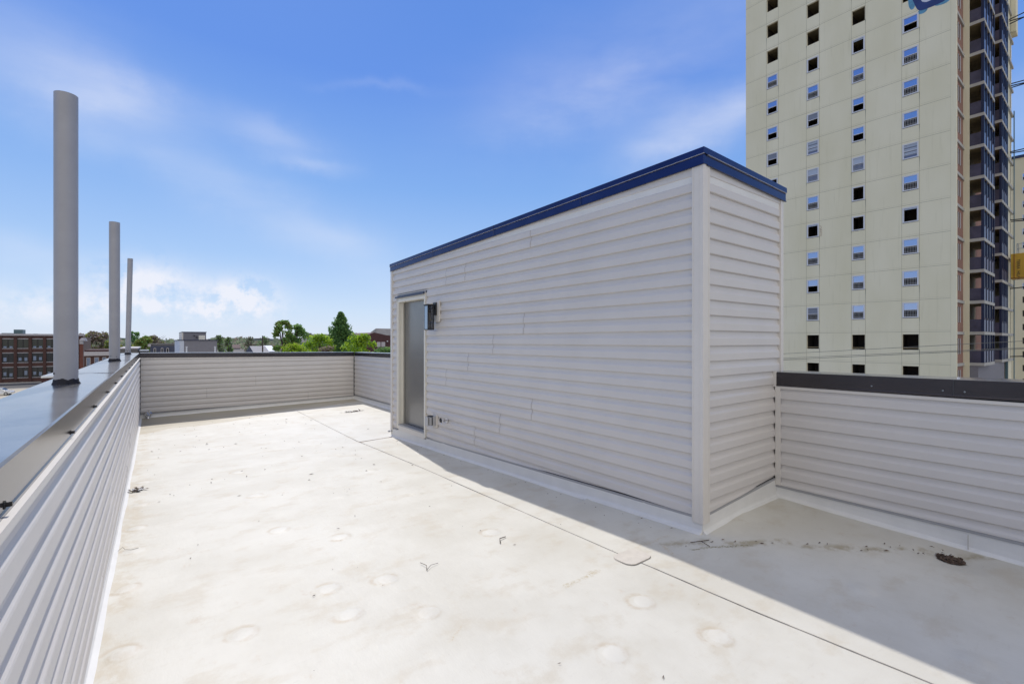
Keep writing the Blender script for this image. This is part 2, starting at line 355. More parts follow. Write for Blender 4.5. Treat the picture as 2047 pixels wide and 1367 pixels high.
def deck_mat():
    m = bpy.data.materials.new('white_roof_membrane'); m.use_nodes = True; t = m.node_tree; b = t.nodes['Principled BSDF']
    b.inputs['Roughness'].default_value = 0.55; b.inputs['Specular IOR Level'].default_value = 0.35
    c = t.nodes.new('ShaderNodeTexCoord'); P = c.outputs['Object']; s = t.nodes.new('ShaderNodeSeparateXYZ'); t.links.new(P, s.inputs[0])
    X, Y = s.outputs[0], s.outputs[1]
    def nois(scale, det=6, rough=.6, st=(1, 1, 1), loc=(0, 0, 0)):
        mm = t.nodes.new('ShaderNodeMapping'); mm.inputs['Scale'].default_value = st; mm.inputs['Location'].default_value = loc; t.links.new(P, mm.inputs[0])
        n = t.nodes.new('ShaderNodeTexNoise'); n.inputs['Scale'].default_value = scale; n.inputs['Detail'].default_value = det; n.inputs['Roughness'].default_value = rough
        t.links.new(mm.outputs[0], n.inputs['Vector']); return n.outputs[0]
    def ramp(v, a, b_, lo=0., hi=1.):
        r = t.nodes.new('ShaderNodeMapRange'); r.interpolation_type = 'SMOOTHSTEP'
        r.inputs[1].default_value = a; r.inputs[2].default_value = b_; r.inputs[3].default_value = lo; r.inputs[4].default_value = hi
        t.links.new(v, r.inputs[0]); return r.outputs[0]
    A = lambda op, a, b_=None, cl=False: mth(op, a, b_, tree=t, clamp=cl)
    def mix(f, c1, c2):
        x = t.nodes.new('ShaderNodeMix'); x.data_type = 'RGBA'; t.links.new(f, x.inputs[0])
        if isinstance(c1, tuple): x.inputs[6].default_value = (*c1, 1)
        else: t.links.new(c1, x.inputs[6])
        x.inputs[7].default_value = (*c2, 1); return x.outputs[2]
    base = mix(ramp(nois(1.6), .35, .65), (0.61, 0.592, 0.53), (0.55, 0.528, 0.462))
    base = mix(A('MULTIPLY', ramp(nois(3.3, 8, .65, (1, 1.3, 1), (3, 1, 0)), .50, .68), .42), base, (0.47, 0.41, 0.31))
    base = mix(A('MULTIPLY', ramp(nois(9, 8, .7, (1, .6, 1), (7, 2, 0)), .60, .74), .38), base, (0.46, 0.36, 0.26))
    base = mix(A('MULTIPLY', ramp(nois(45, 6, .8), .66, .78), .35), base, (0.33, 0.29, 0.24))
    base = mix(A('MULTIPLY', ramp(nois(26, 8, .8, (.35, 1.6, 1), (2, 9, 0)), .56, .72), .30), base, (0.40, 0.36, 0.30))
    base = mix(A('MULTIPLY', ramp(nois(30, 8, .8, (1.5, .4, 1), (8, 2, 0)), .60, .74), .28), base, (0.44, 0.38, 0.30))
    base = mix(A('MULTIPLY', ramp(nois(140, 4, .9), .60, .75), .30), base, (0.38, 0.35, 0.30))
    # dirt line down the left wall and footprint band
    lw = A('MULTIPLY', ramp(X, -.02, -.14), ramp(nois(7, 8, .7, (1, .7, 1), (5, 5, 0)), .42, .62))
    lw = A('MULTIPLY', lw, ramp(X, -.24, -.19)); base = mix(A('MULTIPLY', lw, .5), base, (0.46, 0.38, 0.26))
    # pond tide mark before the far wall
    wn = A('MULTIPLY', nois(1.1, 5), 0.9)
    dist = A('ADD', A('ADD', Y, A('MULTIPLY', X, -0.42)), wn)       # lower at left
    pond = ramp(dist, 10.95, 11.02); base = mix(A('MULTIPLY', pond, .62), base, (0.40, 0.35, 0.25))
    pond2 = ramp(A('ADD', dist, A('MULTIPLY', nois(4.5, 6), .25)), 11.45, 11.75); base = mix(A('MULTIPLY', pond2, .45), base, (0.29, 0.25, 0.17))
    rim = A('MULTIPLY', ramp(dist, 10.90, 10.99), ramp(dist, 11.10, 11.0)); base = mix(A('MULTIPLY', rim, .35), base, (0.42, 0.34, 0.22))
    # green-brown silt in front of headhouse corner, running to the drain
    sx = A('SUBTRACT', A('ADD', Y, A('MULTIPLY', X, 0.95)), 4.66); sx = A('ADD', sx, A('MULTIPLY', A('SUBTRACT', nois(3, 6), .5), .35))
    line = ramp(A('ABSOLUTE', sx), .11, .0); line = A('MULTIPLY', line, A('MULTIPLY', ramp(X, 2.5, 3.0), ramp(nois(8, 8, .7), .45, .62)))
    base = mix(A('MULTIPLY', line, .8), base, (0.33, 0.28, 0.18))
    # silt worm by the patch
    def worm(x0, y0, x1, y1, w, amt, col, base, sd):
        dx, dy = x1 - x0, y1 - y0; l = math.hypot(dx, dy); dx /= l; dy /= l
        u = A('ADD', A('MULTIPLY', A('SUBTRACT', X, x0), dx), A('MULTIPLY', A('SUBTRACT', Y, y0), dy))
        v = A('ADD', A('MULTIPLY', A('SUBTRACT', X, x0), -dy), A('MULTIPLY', A('SUBTRACT', Y, y0), dx))
        v = A('ADD', v, A('MULTIPLY', A('SUBTRACT', nois(11, 5, .6, (1, 1, 1), (sd, 0, 0)), .5), .10))
        k = A('MULTIPLY', ramp(A('ABSOLUTE', v), w, 0.0), A('MULTIPLY', ramp(u, 0, .05), ramp(u, l, l - .08)))
        k = A('MULTIPLY', k, ramp(nois(60, 4, .8, (1, 1, 1), (sd, 3, 0)), .42, .58)); return mix(A('MULTIPLY', k, amt), base, col)
    base = worm(1.86, 1.97, 2.23, 1.98, .030, .9, (0.44, 0.37, 0.24), base, 1)
    base = worm(1.10, 1.92, 1.25, 2.02, .012, .9, (0.46, 0.36, 0.22), base, 4)
    base = worm(2.70, 1.78, 2.84, 1.98, .028, .7, (0.50, 0.40, 0.26), base, 7)
    base = worm(2.62, 2.05, 3.05, 2.02, .02, .5, (0.50, 0.40, 0.26), base, 9)
    base = worm(2.88, 1.80, 3.30, 1.52, .022, 1, (0.20, 0.17, 0.08), base, 11)
    base = worm(2.45, 7.35, 3.2, 7.0, .05, .6, (0.50, 0.38, 0.26), base, 13)
    # tan ring at the plates: dirt plus their shadow crescent put into the colour
    pl = None
    for i, (px, py) in enumerate(plates[:20]):
        dd = A('SQRT', A('ADD', A('POWER', A('SUBTRACT', X, px - .02), 2), A('POWER', A('SUBTRACT', Y, py + .015), 2)))
        k = A('MULTIPLY', ramp(dd, .10, .068), ramp(dd, .05, .066)); pl = k if pl is None else A('MAXIMUM', pl, k)
    base = mix(A('MULTIPLY', A('MULTIPLY', pl, ramp(nois(10), .40, .60)), .5), base, (0.44, 0.35, 0.24))
    tp = None
    for (px, py) in plates[:20]:
        dd = A('SQRT', A('ADD', A('POWER', A('SUBTRACT', X, px), 2), A('POWER', A('SUBTRACT', Y, py), 2))); k = ramp(dd, .062, .050); tp = k if tp is None else A('MAXIMUM', tp, k)
    base = mix(A('MULTIPLY', tp, .30), base, (0.66, 0.65, 0.61))
    t.links.new(base, b.inputs['Base Color'])
    bu = t.nodes.new('ShaderNodeBump'); bu.inputs['Strength'].default_value = .35; bu.inputs['Distance'].default_value = 0.008
    h = A('ADD', A('MULTIPLY', nois(14, 6, .6, (1, .5, 1)), 1.0), A('MULTIPLY', nois(170, 3), .12)); t.links.new(h, bu.inputs['Height']); t.links.new(bu.outputs[0], b.inputs['Normal'])
    return m
M['deck'] = deck_mat()
dk = deck().build('roof_deck', smooth=True); tag(dk, 'white roof membrane underfoot with tan stains', 'roof deck', kind='structure')
# membrane lap seams : hairline gaps drawn as thin raised lips
def strip_on_deck(pts, w, h, m, name):
    mb = MB()
    P = [Vector((x, y, 0)) for x, y in pts]
    for i in range(len(P) - 1):
        a, b = P[i], P[i + 1]; n = int((b - a).length / .15) + 1; d = (b - a).normalized(); s = Vector((-d.y, d.x, 0)) * w / 2
        for k in range(n):
            p, q = a.lerp(b, k / n), a.lerp(b, (k + 1) / n)
            top = [(v.x, v.y, zf(v.x, v.y) + h) for v in (p - s, p + s, q + s, q - s)]
            bot = [(v[0], v[1], v[2] - h - .01) for v in top]
            mb.add(top + bot, [(0, 3, 2, 1), (0, 1, 5, 4), (1, 2, 6, 5), (2, 3, 7, 6), (3, 0, 4, 7)], m)
    return mb.build(name, dk)
M['seamdark'] = mat('seam_grey', (0.40, 0.37, 0.33), 0.9, var=0.3, vscale=5)  # warm grey for the thin seam lines and the patch rim
M['seamsoft'] = mat('seam_dirt_soft', (0.45, 0.38, 0.33), 0.9, var=0.2, vscale=5)
strip_on_deck([(2.66, -3.4), (2.56, .46), (2.50, 1.2), (2.47, 2.03), (2.555, 5.2), (2.57, 8.0), (2.60, 11.5)], 0.0038, 0.005, 'seamdark', 'lap_seam')
strip_on_deck([(2.56, 7.3), (3.16, 7.38)], 0.008, 0.005, 'seamsoft', 'cross_seam')

# membrane patch
def patch():
    mb = MB(); cx, cy, a, b, r = 2.50, 1.965, .115, .085, .055; pts = []
    for (sx, sy, a0) in ((1, 1, 0), (-1, 1, 90), (-1, -1, 180), (1, -1, 270)):
        for k in range(7):
            t = R_(a0 + 15 * k); pts.append((cx + sx * (a - r) + r * math.cos(t), cy + sy * (b - r) + r * math.sin(t)))
    top = [(x, y, zf(x, y) + .008) for x, y in pts]; bot = [(x, y, zf(x, y) - .01) for x, y in pts]; n = len(pts)
    mb.add(top + bot, [tuple(range(n))] + [(i, n + i, n + (i + 1) % n, (i + 1) % n) for i in range(n)], 'patch')
    rim = [(cx + (x - cx) * 1.025, cy + (y - cy) * 1.03, z - .0045) for (x, y, z) in top]
    mb.add(rim + [(x, y, z - .02) for x, y, z in rim], [tuple(range(n))] + [(i, n + i, n + (i + 1) % n, (i + 1) % n) for i in range(n)], 'seamdark')
    return mb
single(patch(), 'membrane_patch', 'rounded square cover patch glued over the long roof seam', 'patch')

# ---------------------------------------------------------------- siding
CH = 0.1143
PROF = [(0.0, 0.0), (0.0115, 0.0), (0.0175, 0.0055), (0.0166, 0.056), (0.0146, 0.063), (0.0085, 0.0710), (0.0040, 0.079), (0.0012, 0.092), (0.0005, CH)]
def siding(parent, name, o2, ax, nrm, L_, zb, zt, phase, seams=(), holes=()):
    """o2 origin (x,y), ax unit axis, nrm outward; zb, zt = functions of u; phase = height of one lip"""
    bm = bmesh.new()
    def P(u, d, z): return (o2[0] + ax[0] * u + nrm[0] * d, o2[1] + ax[1] * u + nrm[1] * d, z)
    zmin = min(zb(0), zb(L_)); zmax = max(zt(0), zt(L_))
    k0 = math.floor((zmin - phase) / CH) - 1; k1 = math.ceil((zmax - phase) / CH) + 1
    rnd = random.Random(hash(name) % 97 + int(L_ * 10))
    zones = [(0, L_, None, None)]
    if holes:
        (h0, h1, hz) = holes[0]; zones = [(0, h0, None, None), (h1, L_, None, None), (h0, h1, hz, None)]
    flip = (ax[0] * nrm[1] - ax[1] * nrm[0]) > 0
    for (ua, ub, zlow, _) in zones:
        b2 = bmesh.new()
        for k in range(k0, k1):
            sm = sorted(s for (kk, s) in seams if kk == k // 2); cuts = [0] + sm + [L_]
            for q in range(len(cuts) - 1):
                a, b = max(cuts[q], ua), min(cuts[q + 1], ub)
                if b <= a: continue
                off = 0.0022 * (q % 2)
                n = max(1, int((b - a) / 0.6)); z0 = phase + k * CH
                rows = []
                for i in range(n + 1):
                    u = lerp(a, b, i / n); w = 0.0010 * noise.noise(Vector((u * 1.3, k * 3.1, L_)))
                    rows.append([b2.verts.new(P(u, d + off * (1 if d > .001 else 0) + (w if d > .005 else 0), z0 + z)) for d, z in PROF])
                for i in range(n):
                    for j in range(len(PROF) - 1):
                        f = (rows[i][j], rows[i + 1][j], rows[i + 1][j + 1], rows[i][j + 1])
                        b2.faces.new(f if not flip else f[::-1])
                if q and ua < cuts[q] < ub:
                    for uu in (-.0012, .0012): pass
                    e0 = [b2.verts.new(P(cuts[q] - .0016, d + .0034, z0 + z)) for d, z in PROF[1:]]; e1 = [b2.verts.new(P(cuts[q] + .0016, d + .0034, z0 + z)) for d, z in PROF[1:]]
                    for j in range(len(e0) - 1):
                        f = b2.faces.new((e0[j], e1[j], e1[j + 1], e0[j + 1]) if not flip else (e0[j], e0[j + 1], e1[j + 1], e1[j])); f.material_index = 1
                if off:   # closing edge of the overlapping panel
                    for rw in (rows[0], rows[-1]):
                        base = [b2.verts.new(P(lerp(a, b, 0 if rw is rows[0] else 1), 0.0, z0 + z)) for d, z in PROF]
                        for j in range(len(PROF) - 1): 
                            try: b2.faces.new((rw[j], rw[j + 1], base[j + 1], base[j]))
                            except ValueError: pass
        lo = (lambda u: zlow) if zlow is not None else zb
        A0, A1 = Vector(P(0, 0, lo(0))), Vector(P(L_, 0, lo(L_))); d = (A1 - A0); n3 = Vector((nrm[0], nrm[1], 0))
        up = n3.cross(d).normalized(); up = up if up.z > 0 else -up
        bmesh.ops.bisect_plane(b2, geom=b2.verts[:] + b2.edges[:] + b2.faces[:], plane_co=A0, plane_no=-up, clear_outer=True)
        A0, A1 = Vector(P(0, 0, zt(0))), Vector(P(L_, 0, zt(L_))); d = (A1 - A0); up = n3.cross(d).normalized(); up = up if up.z > 0 else -up
        bmesh.ops.bisect_plane(b2, geom=b2.verts[:] + b2.edges[:] + b2.faces[:], plane_co=A0, plane_no=up, clear_outer=True)
        me = bpy.data.meshes.new('t'); b2.to_mesh(me); bm.from_mesh(me); bpy.data.meshes.remove(me); b2.free()
    off = wloc(parent); bmesh.ops.translate(bm, verts=bm.verts, vec=-off)
    me = bpy.data.meshes.new(name); bm.to_mesh(me); bm.free(); me.materials.append(M['siding']); me.materials.append(M['seamline'])
    o = bpy.data.objects.new(name, me); COL.objects.link(o); o.parent = parent
    return o
def prism(mb, o2, ax, nrm, u0, u1, prof0, prof1, m, caps=True):
    """sweep a closed (d,z) profile from u0 to u1; prof1 may differ"""
    n = len(prof0)
    P = lambda u, d, z: (o2[0] + ax[0] * u + nrm[0] * d, o2[1] + ax[1] * u + nrm[1] * d, z)
    vs = [P(u0, d, z) for d, z in prof0] + [P(u1, d, z) for d, z in prof1]
    fs = [(i, (i + 1) % n, n + (i + 1) % n, n + i) for i in range(n)]
    if caps: fs += [tuple(range(n))[::-1], tuple(range(n, 2 * n))]
    mb.add(vs, fs, m)
def rect(d0, d1, z0, z1): return [(d0, z0), (d1, z0), (d1, z1), (d0, z1)]
def flashing(parent, o2, ax, nrm, L_, sb, name='base_flashing'):
    """white membrane turned up against the wall, from the deck up to the siding"""
    mb = MB(); n = max(2, int(L_ / .25)); P = lambda u, d, z: (o2[0] + ax[0] * u + nrm[0] * d, o2[1] + ax[1] * u + nrm[1] * d, z)
    rows = []
    for i in range(n + 1):
        u = L_ * i / n; x, y = o2[0] + ax[0] * u, o2[1] + ax[1] * u; z0 = zf(x, y); z1 = sb(u) + .012
        w = 0.002 * noise.noise(Vector((u * 4, 3, L_)))
        h = z1 - z0
        rows.append([P(u, 0.0, z1), P(u, .008 + w, z1), P(u, .010 + w, z0 + .5 * h), P(u, .014 + w, z0 + .024), P(u, .024 + w, z0 + .010), P(u, .050, z0 - .001), P(u, .050, z0 - .02), P(u, 0, z0 - .02)])
    k = len(rows[0]); vs = [v for r in rows for v in r]; fs = []
    for i in range(n):
        for j in range(k): fs.append((i * k + j, (i + 1) * k + j, (i + 1) * k + (j + 1) % k, i * k + (j + 1) % k))
    fs += [tuple(range(k))[::-1], tuple(n * k + j for j in range(k))]
    mb.add(vs, fs, 'flash')
    return mb.build(name, parent, smooth=False)
def starter(parent, o2, ax, nrm, L_, sb, name='starter_strip', m='strip', u0=0.0):
    mb = MB(); P = rect(.002, .019, 0, 0)
    for (dz0, dz1, d1, mm) in ((-.020, -.002, .017, m), (-.002, .004, .006, 'core')):
        prism(mb, o2, ax, nrm, u0, L_, rect(.0, d1, sb(u0) + dz0, sb(u0) + dz1), rect(.0, d1, sb(L_) + dz0, sb(L_) + dz1), mm)
    return mb.build(name, parent)

# ---------------------------------------------------------------- stair headhouse
HH = thing('stair_headhouse', (XB, YB0, zf(XB, YB0)), 'tall grey vinyl sided stair box with a door and dark metal roof edge painted with sky blue reflection', 'roof access')
fz = lambda u: -1.287 - (u - .085) * .0305          # siding bottom along the long wall
tz = lambda u: 1.288 - u * .0212
LW = YB1 - YB0
long_seams = []
def lseam(y, z): long_seams.append((math.floor(((z - .074) / CH) // 2), y - YB0))
for (px, py) in ((1061, 470), (1047, 645), (986, 690), (936, 725), (892, 760), (1063, 820), (999, 850), (949, 875), (930, 560), (892, 545)):
    l = (px - 1023.5) / FPX; r = (SA + CA * l, CA - SA * l, (681 - py) / FPX); s = XB / r[0]; lseam(r[1] * s, r[2] * s)
DY0, DY1, DZT, DZB = 6.215, 7.235, 0.70, -1.43      # door casing
siding(HH, 'siding_panel', (XB + .012, YB0), (0, 1), (-1, 0), LW, fz, tz, .074, long_seams, [(DY0 - YB0 - .004, DY1 - YB0 + .004, DZT + .035)])
LE = XBR - XB
ez = lambda u: -1.275 + u * .062 ; etz = lambda u: 1.288 - u * .025
siding(HH, 'siding_panel', (XB, YB0 + .012), (1, 0), (0, -1), LE, ez, etz, .074)
mb = MB(); # core behind the siding
mb.box(XB + .016, XBR - .01, YB0 + .016, YB1 - .01, -1.75, 1.25, 'core')
# cut the door recess by building the core from pieces instead
mb = MB()
mb.box(XB + .30, XBR - .01, YB0 + .016, YB1 - .01, -1.75, 1.18, 'core')
mb.box(XB + .016, XB + .30, YB0 + .016, DY0, -1.75, 1.18, 'core')
mb.box(XB + .016, XB + .30, DY1, YB1 - .01, -1.75, 1.18, 'core')
mb.box(XB + .016, XB + .30, DY0, DY1, DZT, 1.18, 'core')
mb.build('wall_core', HH)
mb = MB(); mb.box(XBR - .008, XBR, YB0 + .06, YB1 - .06, -12, 1.24, 'outer'); mb.box(XB + .06, XBR - .06, YB1 - .008, YB1, -1.75, 1.24, 'outer'); mb.build('outer_wall', HH)
# corner posts
def corner_post(x, y, sx, sy, z0, z1, w, name='corner_post'):
    mb = MB(); t = .016
    # L-shaped with a small return bead on each leg
    mb.box(x - sx * .027, x + sx * w, y - sy * .027, y + sy * .004, z0, z1, 'trim')
    mb.box(x - sx * .027, x + sx * .004, y + sy * .0045, y + sy * w, z0, z1, 'trim')
    mb.box(x + sx * (w - .012), x + sx * w, y - sy * .029, y - sy * .0272, z0 + .01, z1 - .005, 'trim')
    mb.box(x - sx * .029, x - sx * .0272, y + sy * (w - .012), y + sy * w, z0 + .01, z1 - .005, 'trim')
    return mb.build(name, HH, bevel=.002)
corner_post(XB + .012, YB0 + .012, 1, 1, -1.335, 1.30, .062)
corner_post(XB + .012, YB1 - .012, 1, -1, -1.50, 1.178, .045)
mb = MB(); mb.box(XBR - .040, XBR + .012, YB0 - .014, YB0 + .05, -1.2, 1.27, 'trim'); mb.build('corner_post', HH, bevel=.002)
# roof edge : stepped metal fascia on four sides
mb = MB()
def cap_side(o2, ax, nrm, L_, za, zb_, first=False):
    for (d0, d1, a, b, m) in ((-.03, .030, -.046, 0, 'edge'), (-.03, .020, -.116, -.0465, 'edge')):
        prism(mb, o2, ax, nrm, .01 if (first and d1 < .025) else 0, L_, rect(d0, d1, za + a, za + b), rect(d0, d1, zb_ + a, zb_ + b), m)
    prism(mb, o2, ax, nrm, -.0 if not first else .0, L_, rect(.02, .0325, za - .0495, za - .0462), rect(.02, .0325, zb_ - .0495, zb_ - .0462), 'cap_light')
    prism(mb, o2, ax, nrm, 0, L_, rect(.012, .0265, za - .1225, za - .1165), rect(.012, .0265, zb_ - .1225, zb_ - .1165), 'edge')
cap_side((XB, YB0 - .030), (0, 1), (-1, 0), LW + .05, 1.400, 1.282, True)
cap_side((XB + .0301, YB0), (1, 0), (0, -1), LE + .015, 1.3995, 1.3685)
cap_side((XBR + .02, YB0 + .03), (0, 1), (1, 0), LW - .0, 1.368, 1.25)
cap_side((XB + .03, YB1), (1, 0), (0, 1), LE - .03, 1.28, 1.25)
for yy in (1.2, 2.6, 4.1):
    zz = 1.4 - .021 * yy; mb.box(XB - .0325, XB - .0295, YB0 + yy, YB0 + yy + .004, zz - .112, zz - .002, 'core')
mb.build('roof_edge', HH, bevel=.0015)
mb = MB(); mb.add([(XB, YB0, 1.392), (XBR, YB0, 1.362), (XBR, YB1, 1.245), (XB, YB1, 1.272), (XB, YB0, 1.16), (XBR, YB0, 1.16), (XBR, YB1, 1.16), (XB, YB1, 1.16)],
                  [(0, 1, 2, 3), (7, 6, 5, 4), (0, 4, 5, 1), (1, 5, 6, 2), (2, 6, 7, 3), (3, 7, 4, 0)], 'flash'); mb.build('roof', HH)
# J trim directly beneath the fascia
mb = MB()
prism(mb, (XB + .012, YB0), (0, 1), (-1, 0), .06, LW - .04, rect(.002, .017, tz(.06) - .022, tz(.06)), rect(.002, .017, tz(LW) - .022, tz(LW)), 'trim')
prism(mb, (XB, YB0 + .012), (1, 0), (0, -1), .06, LE - .04, rect(.002, .017, etz(.06) - .022, etz(.06)), rect(.002, .017, etz(LE) - .022, etz(LE)), 'trim')
mb.build('top_trim', HH)
# base flashings
def box_flash(u0, u1):
    return flashing(HH, (XB + .004, YB0 - .004 + u0), (0, 1), (-1, 0), u1 - u0, lambda u: fz(u + u0) - .018)
box_flash(0, DY0 - YB0); 
flashing(HH, (XB + .004, DY0), (0, 1), (-1, 0), LW - (DY0 - YB0) + .01, lambda u: min(fz(u + DY0 - YB0) - .018, DZB - .03))
flashing(HH, (XB - .004, YB0 + .004), (1, 0), (0, -1), XR - XB + .01, lambda u: ez(u) - .018)
starter(HH, (XB + .012, YB0), (0, 1), (-1, 0), DY0 - YB0 - .01, fz, u0=.06)
starter(HH, (XB + .012, DY1), (0, 1), (-1, 0), YB1 - DY1 - .04, lambda u: fz(u + DY1 - YB0))
starter(HH, (XB, YB0 + .012), (1, 0), (0, -1), XR - XB - .02, ez, u0=.06)
# door : casing, recessed jambs, panel, sill
DR = thing('door', (XB, (DY0 + DY1) / 2, DZB), None, None); del_ = None
DR.parent = HH; DR.location = Vector((XB, (DY0 + DY1) / 2, DZB)) - wloc(HH)
D0, D1, DT = DY0 + .055, DY1 - .055, DZT - .075
mb = MB()
mb.box(XB - .014, XB + .03, DY0, D0, DZB, DZT, 'cream_trim')
mb.box(XB - .014, XB + .03, D1, DY1, DZB, DZT, 'cream_trim')
mb.box(XB - .013, XB + .03, D0, D1, DT, DZT, 'cream_trim')
mb.box(XB - .022, XB - .0145, DY0, DY0 + .014, DZB + .0, DZT + .03, 'trim')
mb.box(XB - .022, XB - .0145, DY1 - .014, DY1, DZB + .0, DZT - .002, 'trim')
mb.box(XB + .031, XB + .13, D0 - .02, D0, DZB, DT + .02, 'cream_trim')
mb.box(XB + .031, XB + .13, D1, D1 + .02, DZB, DT + .02, 'cream_trim')
mb.box(XB + .031, XB + .13, D0, D1, DT, DT + .02, 'cream_trim')
mb.box(XB + .055, XB + .070, D0, D0 + .012, DZB, DT, 'cream_trim')
mb.box(XB + .055, XB + .070, D1 - .012, D1, DZB, DT, 'cream_trim')
mb.build('door_frame', DR, bevel=.003)
mb = MB(); mb.box(XB + .088, XB + .125, D0 + .001, D1 - .001, DZB + .085, DT - .001, 'door'); mb.build('door_panel', DR, bevel=.002)
mb = MB(); mb.box(XB - .018, XB + .10, D0 - .0, D1 + .0, DZB + .055, DZB + .078, 'strip'); mb.box(XB - .012, XB + .13, D0, D1, DZB - .02, DZB + .054, 'trim'); mb.build('door_sill', DR, bevel=.003)
mb = MB(); mb.box(XB - .045, XB + .0, DY0 + .02, DY1 + .01, DZT + .004, DZT + .012, 'navy'); mb.box(XB - .045, XB - .038, DY0 + .02, DY1 + .01, DZT - .014, DZT + .004, 'navy'); mb.box(XB - .006, XB - .002, DY0, DY1, DZT + .012, DZT + .035, 'navy'); mb.build('drip_cap', DR)
mb = MB(); mb.box(XB - .05, XB + .02, YB1 - .05, YB1 + .03, -1.515, -1.507, 'strip'); mb.box(XB - .06, XB - .03, YB1 - .02, YB1 + .02, -1.525, -1.507, 'strip'); mb.build('flashing_tab', HH)

# lantern
LT = thing('wall_lantern', (XB, 5.93, .30), 'black box shaped wall lantern beside the door', 'wall lamp')
mb = MB(); mb.box(XB - .004, XB - .028, 5.785, 5.94, .262, .560, 'trim'); mb.build('mounting_block', LT, bevel=.003)
mb = MB(); mb.box(XB - .030, XB - .052, 5.84, 5.92, .36, .535, 'black'); mb.tube([(XB - .045, 5.885, .455), (XB - .085, 5.885, .455)], .016, 'black'); mb.build('backplate', LT, bevel=.002)
lx0, lx1, ly0, ly1, lz0, lz1 = XB - .175, XB - .075, 5.835, 5.945, .150, .495
mb = MB(); t = .008
for x in (lx0, lx1 - t):
    for y in (ly0, ly1 - t): mb.box(x, x + t, y, y + t, lz0, lz1, 'black')
for z in (lz0, lz1 - t * 1.6):
    for x in (lx0, lx1 - t): mb.box(x + .0001, x + t - .0001, ly0 + t, ly1 - t, z, z + t * 1.5, 'black')
    for y in (ly0, ly1 - t): mb.box(lx0 + t, lx1 - t, y + .0001, y + t - .0001, z, z + t * 1.5, 'black')
mb.box(lx0 - .003, lx1 + .003, ly0 - .003, ly1 + .003, lz1 + .0005, lz1 + .012, 'black'); mb.build('lantern_frame', LT)
g = bpy.data.materials.new('clear_glass'); g.use_nodes = True; gb = g.node_tree.nodes['Principled BSDF']
gb.inputs['Roughness'].default_value = 0.02; gb.inputs['Alpha'].default_value = 0.45; gb.inputs['Base Color'].default_value = (.03, .03, .035, 1); M['clear'] = g
mb = MB(); mb.box(lx0 + .002, lx0 + .005, ly0 + t, ly1 - t, lz0 + t, lz1 - t, 'skypane'); mb.box(lx1 - .005, lx1 - .002, ly0 + t, ly1 - t, lz0 + t, lz1 - t, 'clear')
mb.box(lx0 + t, lx1 - t, ly1 - .005, ly1 - .002, lz0 + t, lz1 - t, 'clear'); mb.box(lx0 + t, lx1 - t, ly0 + .002, ly0 + .005, lz0 + t, lz1 - t, 'clear'); mb.build('lantern_glass', LT)
mb = MB(); cx, cy = (lx0 + lx1) / 2, (ly0 + ly1) / 2
mb.tube([(cx, cy, lz1 - .002), (cx, cy, lz1 - .10)], .018, 'black', 10); mb.tube([(cx, cy, lz1 - .10), (cx, cy, lz1 - .13), (cx, cy, lz1 - .18), (cx, cy, lz1 - .22)], .014, 'cream_trim', 10, r2=.028); mb.build('bulb', LT, smooth=True)

# electric outlet with open bubble cover
OT = thing('outdoor_outlet', (XB, 6.0, -1.12), 'grey weatherproof outlet with bubble cover on the siding low beside the door', 'power outlet')
mb = MB(); mb.box(XB + .002, XB - .022, 5.865, 6.025, -1.225, -1.040, 'trim'); mb.build('mounting_block', OT, bevel=.003)
mb = MB(); mb.box(XB - .023, XB - .062, 5.885, 5.99, -1.205, -1.065, 'plastic'); mb.box(XB - .0625, XB - .072, 5.90, 5.975, -1.19, -1.075, 'black'); mb.box(XB - .0725, XB - .105, 5.905, 5.965, -1.195, -1.078, 'plastic'); mb.build('outlet_box', OT, bevel=.004)
mb = MB(); mb.box(XB - .060, XB - .13, 5.995, 6.003, -1.20, -1.07, 'plastic'); mb.box(XB - .122, XB - .13, 5.92, 5.994, -1.20, -1.07, 'plastic'); mb.tube([(XB - .10, 5.98, -1.062), (XB - .06, 5.90, -1.058)], .008, 'black'); mb.build('bubble_cover', OT, bevel=.002)
# hose bibb
def hose_bibb(name, c, nx, ny, label, sc_=1.0, hm='black'):
    T = thing(name, c, label, 'faucet')
    c = Vector(c); n = Vector((nx, ny, 0)); s = Vector((-ny, nx, 0)); k = sc_
    mb = MB(); mb.tube([c + n * .001, c + n * .008 * k], .034 * k, 'chrome', 16); mb.tube([c + n * .008 * k, c + n * .055 * k, c + n * .075 * k + Vector((0, 0, -.01 * k)), c + n * .085 * k + Vector((0, 0, -.045 * k))], .012 * k, 'chrome', 10); mb.tube([c + n * .035 * k, c + n * .06 * k], .019 * k, 'chrome', 10)
    mb.build('spout', T, smooth=False)
    mb = MB(); h = c + n * .10 * k + Vector((0, 0, .010 * k)); mb.tube([c + n * .055 * k, h], .006 * k, 'chrome', 8)
    ring = []
    for i in range(13):
        a = math.pi * 2 * i / 12; rr = (.026 + .003 * math.cos(6 * a)) * k; ring.append(h + s * math.cos(a) * rr + Vector((0, 0, math.sin(a) * rr)))
    mb.tube(ring, .006 * k, hm, 6)
    for i in range(3):
        a = math.pi * i / 3; v = s * math.cos(a) * .024 * k + Vector((0, 0, math.sin(a) * .024 * k)); mb.tube([h - v, h + v], .005 * k, hm, 6)
    mb.build('handle', T)
    return T
hose_bibb('hose_bibb', (XB - .003, 5.60, -1.082), -1, 0, 'metal hose tap with black wheel on the headhouse siding right of the outlet')

